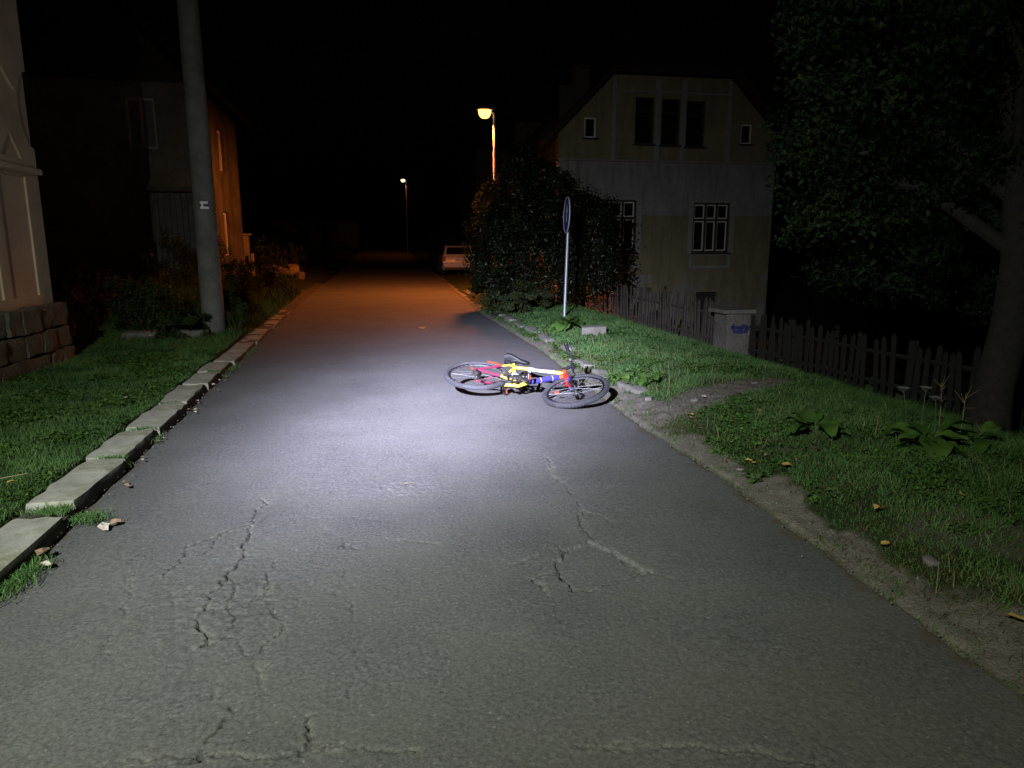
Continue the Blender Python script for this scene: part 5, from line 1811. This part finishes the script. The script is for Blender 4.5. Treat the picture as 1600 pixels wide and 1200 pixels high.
MB().tube([fl(-4.93, 22.15, 0), fl(-4.93, 22.15, 5.7)], .05, 8).build('downpipe', M['steel'], fh, True)

# cabinet, timber and rubble by the far left roadside
cbx = root('meter_cabinet', (-5.55, 30.6, z_at(-5.55, 30.6)), 0, 'grey meter cabinet with flat lid past the far left house', 'cabinet')
M['cabinet'] = smat('cabinet_grey', (.30, .27, .23), .8, .15, 5)
MB().box((0, 0, .85), (.62, .4, 1.5)).build('body', M['cabinet'], cbx, False, .01)
MB().box((.02, 0, 1.64), (.80, .52, .06)).build('lid', M['cabinet'], cbx, False, .01)
MB().box((0, -.206, .95), (.5, .008, 1.1)).build('door', M['cabinet'], cbx)
MB().box((0, 0, .05), (.5, .32, .16)).build('base', M['concrete'], cbx)
M['timber'] = smat('timber', (.34, .24, .15), .85, .3, 6, .004, 40)
b_ = MB().box((0, 0, .4), (.12, .10, 1.0)); tag(b_.build('timber_post', M['timber'], None, False, .01), 'short timber post catching orange light beside the cabinet', 'post').location = (-5.05, 30.2, z_at(-5.05, 30.2))
rb = random.Random(61)
for i, (x, y, s, lab) in enumerate([(-4.35, 31.0, .5, 'upright pale stone block at the left end of the rubble pile'), (-3.95, 30.9, .42, 'low flat block in the middle of the rubble pile'), (-3.62, 31.1, .6, 'large squared block on the right of the rubble pile'), (-3.30, 30.6, .34, 'small rounded boulder at the right foot of the rubble pile'), (-4.65, 30.3, .3, 'small lone rock left of the rubble pile'), (-3.7, 30.3, .34, 'leaning slab in front of the rubble pile')]):
    me = rough_block(s, s * .7, s * rb.uniform(.7, 1.0), 400 + i, 3, .03, .05)
    tag(place('rubble_block', me, (x, y, z_at(x, y) + s * .38), (rb.uniform(-.2, .2), rb.uniform(-.25, .25), rb.uniform(0, 3)), None, M['timber'] if i in (0, 2) else M['concrete']), lab, 'block', 'rubble by the far left roadside')
shrub('dark_shrub', (-5.0, 31.8, z_at(-5, 31.8)), [(0, 0, .8, .7, .7, .7), (.6, .2, .6, .6, .6, .6)], 2500, .07, M['shrub'], 'round dark shrub behind the meter cabinet', 'shrub', 310, 5)
shrub('dark_shrub', (-3.9, 32.4, z_at(-3.9, 32.4)), [(0, 0, .6, .8, .7, .7)], 2000, .07, M['shrub'], 'low dark shrub behind the rubble pile', 'shrub', 316, 5)

# ================================================================== dim house behind the bush
bh = root('plain_house', (8.5, 41.0, z_at(8.5, 41)), 0, 'barely visible grey house behind the lamp post and bush', 'house')
ops = [(-1.9, -1.1, 1.2, 2.6), (-1.9, -1.1, 4.2, 5.5), (.8, 1.7, 4.2, 5.5)]
MB().plate([(-3.1, -.5), (3.4, -.5), (3.4, 6.9), (-3.1, 6.9)], [[(a, c), (b, c), (b, d), (a, d)] for a, b, c, d in ops], 0, .3, lambda u, v, w: (u, w, v)).build('front_wall', M['greyplaster'], bh)
for a, b, c, d in ops:
    w_ = MB().box2((a, .1, c), (a + .08, .16, d)); w_.box2((b - .08, .1, c), (b, .16, d)); w_.box2((a + .08, .1, c), (b - .08, .16, c + .08)); w_.box2((a + .08, .1, d - .08), (b - .08, .16, d))
    wo = w_.build('window', M['framewhite'], bh)
    MB().box2((a, .2, c), (b, .21, d)).build('pane', M['glass'], wo)
MB().box2((-3.1, .302, -.5), (-2.8, 9, 6.9)).build('side_wall', M['greyplaster'], bh)
MB().add([(-3.6, -.4, 6.75), (3.9, -.4, 6.75), (3.9, 9.4, 6.75), (-3.6, 9.4, 6.75), (-3.6 + 3, 2.5, 9.4), (.9, 2.5, 9.4), (.9, 6.5, 9.4), (-.6, 6.5, 9.4)], [(0, 1, 2, 3), (0, 1, 5, 4), (1, 2, 6, 5), (2, 3, 7, 6), (3, 0, 4, 7), (4, 5, 6, 7)]).build('roof', M['rooftile'], bh)

# ================================================================== parked car seen from behind
def car():
    rt = root('parked_car', (3.90, 36.4, z_at(3.9, 38.2)), 0, 'silver hatchback parked far off at the right, seen from behind', 'car')
    body = smat('silver_paint', (.42, .41, .42), .4, .05, 8, metal=.1, coat=.4)
    # cross sections along +Y (0 = rear bumper)
    secs = [(0.0, .80, .32, .62, .0), (.04, .84, .24, .86, .0), (.12, .85, .22, .98, .0), (.5, .86, .2, 1.0, 0), (2.6, .86, .2, .98, 0), (3.4, .84, .22, .86, 0), (3.95, .74, .26, .70, 0)]
    vs = []; fs = []
    for (y, hw, zb, zt, _) in secs:
        vs += [(-hw * .94, y, zb), (-hw, y, zb + .16), (-hw, y, zt - .12), (-hw * .93, y, zt), (hw * .93, y, zt), (hw, y, zt - .12), (hw, y, zb + .16), (hw * .94, y, zb)]
    for i in range(len(secs) - 1):
        for j in range(8):
            fs.append((i * 8 + j, i * 8 + (j + 1) % 8, (i + 1) * 8 + (j + 1) % 8, (i + 1) * 8 + j))
    fs += [tuple(range(8)), tuple((len(secs) - 1) * 8 + j for j in range(7, -1, -1))]
    MB().add(vs, fs).build('body', body, rt, True, auto=30)
    cb = [(.10, .78, .97, .97), (.42, .68, 1.44, 1.44), (1.9, .67, 1.50, 1.50), (2.75, .74, .97, .97)]
    vs = [(-.79, .09, .96), (.79, .09, .96), (.66, .40, 1.42), (-.66, .40, 1.42), (-.65, 1.9, 1.49), (.65, 1.9, 1.49), (.78, 2.8, .96), (-.78, 2.8, .96)]
    MB().add(vs, [(0, 1, 2, 3), (3, 2, 5, 4), (4, 5, 6, 7), (0, 3, 4, 7), (1, 6, 5, 2), (0, 7, 6, 1)]).build('cabin', body, rt, False, .03, 2)
    MB().add([(-.66, .115, 1.02), (.66, .115, 1.02), (.58, .355, 1.37), (-.58, .355, 1.37), (-.66, .095, 1.02), (.66, .095, 1.02), (.58, .335, 1.37), (-.58, .335, 1.37)], [(7, 6, 5, 4), (0, 1, 2, 3), (0, 4, 5, 1), (1, 5, 6, 2), (2, 6, 7, 3), (3, 7, 4, 0)]).build('rear_window', M['glass'], rt)
    for s in (-1, 1):
        MB().add([(s * .795, .55, 1.02), (s * .68, .62, 1.38), (s * .67, 1.85, 1.42), (s * .79, 2.4, 1.02), (s * .80, .55, 1.02), (s * .69, .62, 1.38), (s * .68, 1.85, 1.42), (s * .80, 2.4, 1.02)], [(0, 1, 2, 3), (7, 6, 5, 4), (0, 4, 5, 1), (1, 5, 6, 2), (2, 6, 7, 3), (3, 7, 4, 0)]).build('side_window', M['glass'], rt)
        MB().box((s * .76, .03, .80), (.14, .09, .24)).build('tail_light', smat('tail_red', (.30, .02, .02), .25), rt, False, .015)
        for y in (.62, 3.15):
            w_ = MB().lathe([(.20, -.1), (.30, -.1), (.31, -.05), (.31, .05), (.30, .1), (.20, .1)], (s * .76, y, .31), 'X', 22).build('wheel', M['rubber'], rt, True)
            MB().lathe([(.19, -.105), (.19, .105)], (s * .76, y, .31), 'X', 14).build('rim', M['alloy'], w_, True)
    MB().box((0, -.03, .48), (1.62, .10, .24)).build('bumper', body, rt, False, .03, 2)
    MB().box((0, -.045, .30), (1.5, .08, .11)).build('bumper_lip', M['blackplastic'], rt, False, .01)
    pl_ = MB().box((0.05, .0, .74), (.52, .03, .11)).build('number_plate', M['signwhite'], rt)
    mk_ = MB()
    for i in range(7):
        mk_.box((.05 - .19 + i * .064 + (.03 if i > 2 else 0), -.017, .74), (.036, .003, .068))
    mk_.build('plate_marks', M['signnavy'], pl_)
car()

# ================================================================== far end of the street
fw = MB()
M['farwall'] = smat('far_wall', (.28, .24, .18), .9, .2, 1.5)
fwr = root('far_wall', (-8.0, 96, z_at(-8, 96)), 0, 'faint orange wall at the far end of the street', 'wall')
MB().box2((-5.5, 0, -.3), (5.2, .4, 3.1)).build('wall', M['farwall'], fwr)
MB().box2((-5.6, -.08, 3.102), (5.3, .48, 3.25)).build('coping', M['concrete'], fwr)
ftr = root('bare_trunk', (-6.9, 92, z_at(-6.9, 92)), 0, 'thin dark trunk against the faint far wall', 'tree')
MB().tube([(0, 0, -.2), (.05, 0, 2), (-.05, 0, 5), (.1, 0, 8)], [.22, .18, .15, .08], 8).build('trunk', M['bark'], ftr, True)
P, Nn, cl = blob_points([(0, 0, 8.5, 2.2, 2.2, 2.4)], 2500, 351, .3)
r = np.random.default_rng(352); L = .22 * r.uniform(.6, 1.4, len(P))
V, F, T = leafcloud(P, Nn, L, L * .6, 353, cl); mesh_np('crown', V, F, M['treeleaf'], ftr, {'tint': T})
for i, (x, y, s, h, lab) in enumerate([(4.6, 56, 1.3, 2.6, 'dark hedge bush left of the parked car'), (7.0, 60, 2.0, 3.4, 'dark bush behind the parked car'), (-6.0, 58, 2.4, 3.0, 'dark bush on the left of the far road')]):
    shrub('hedge_bush', (x, y, z_at(x, y)), [(0, 0, h * .5, s, s, h * .52), (s * .5, .5, h * .45, s * .7, s, h * .45)], 3500, .16, M['shrub'], lab, 'bush', 330 + i * 7, 6, None, 1, .05)
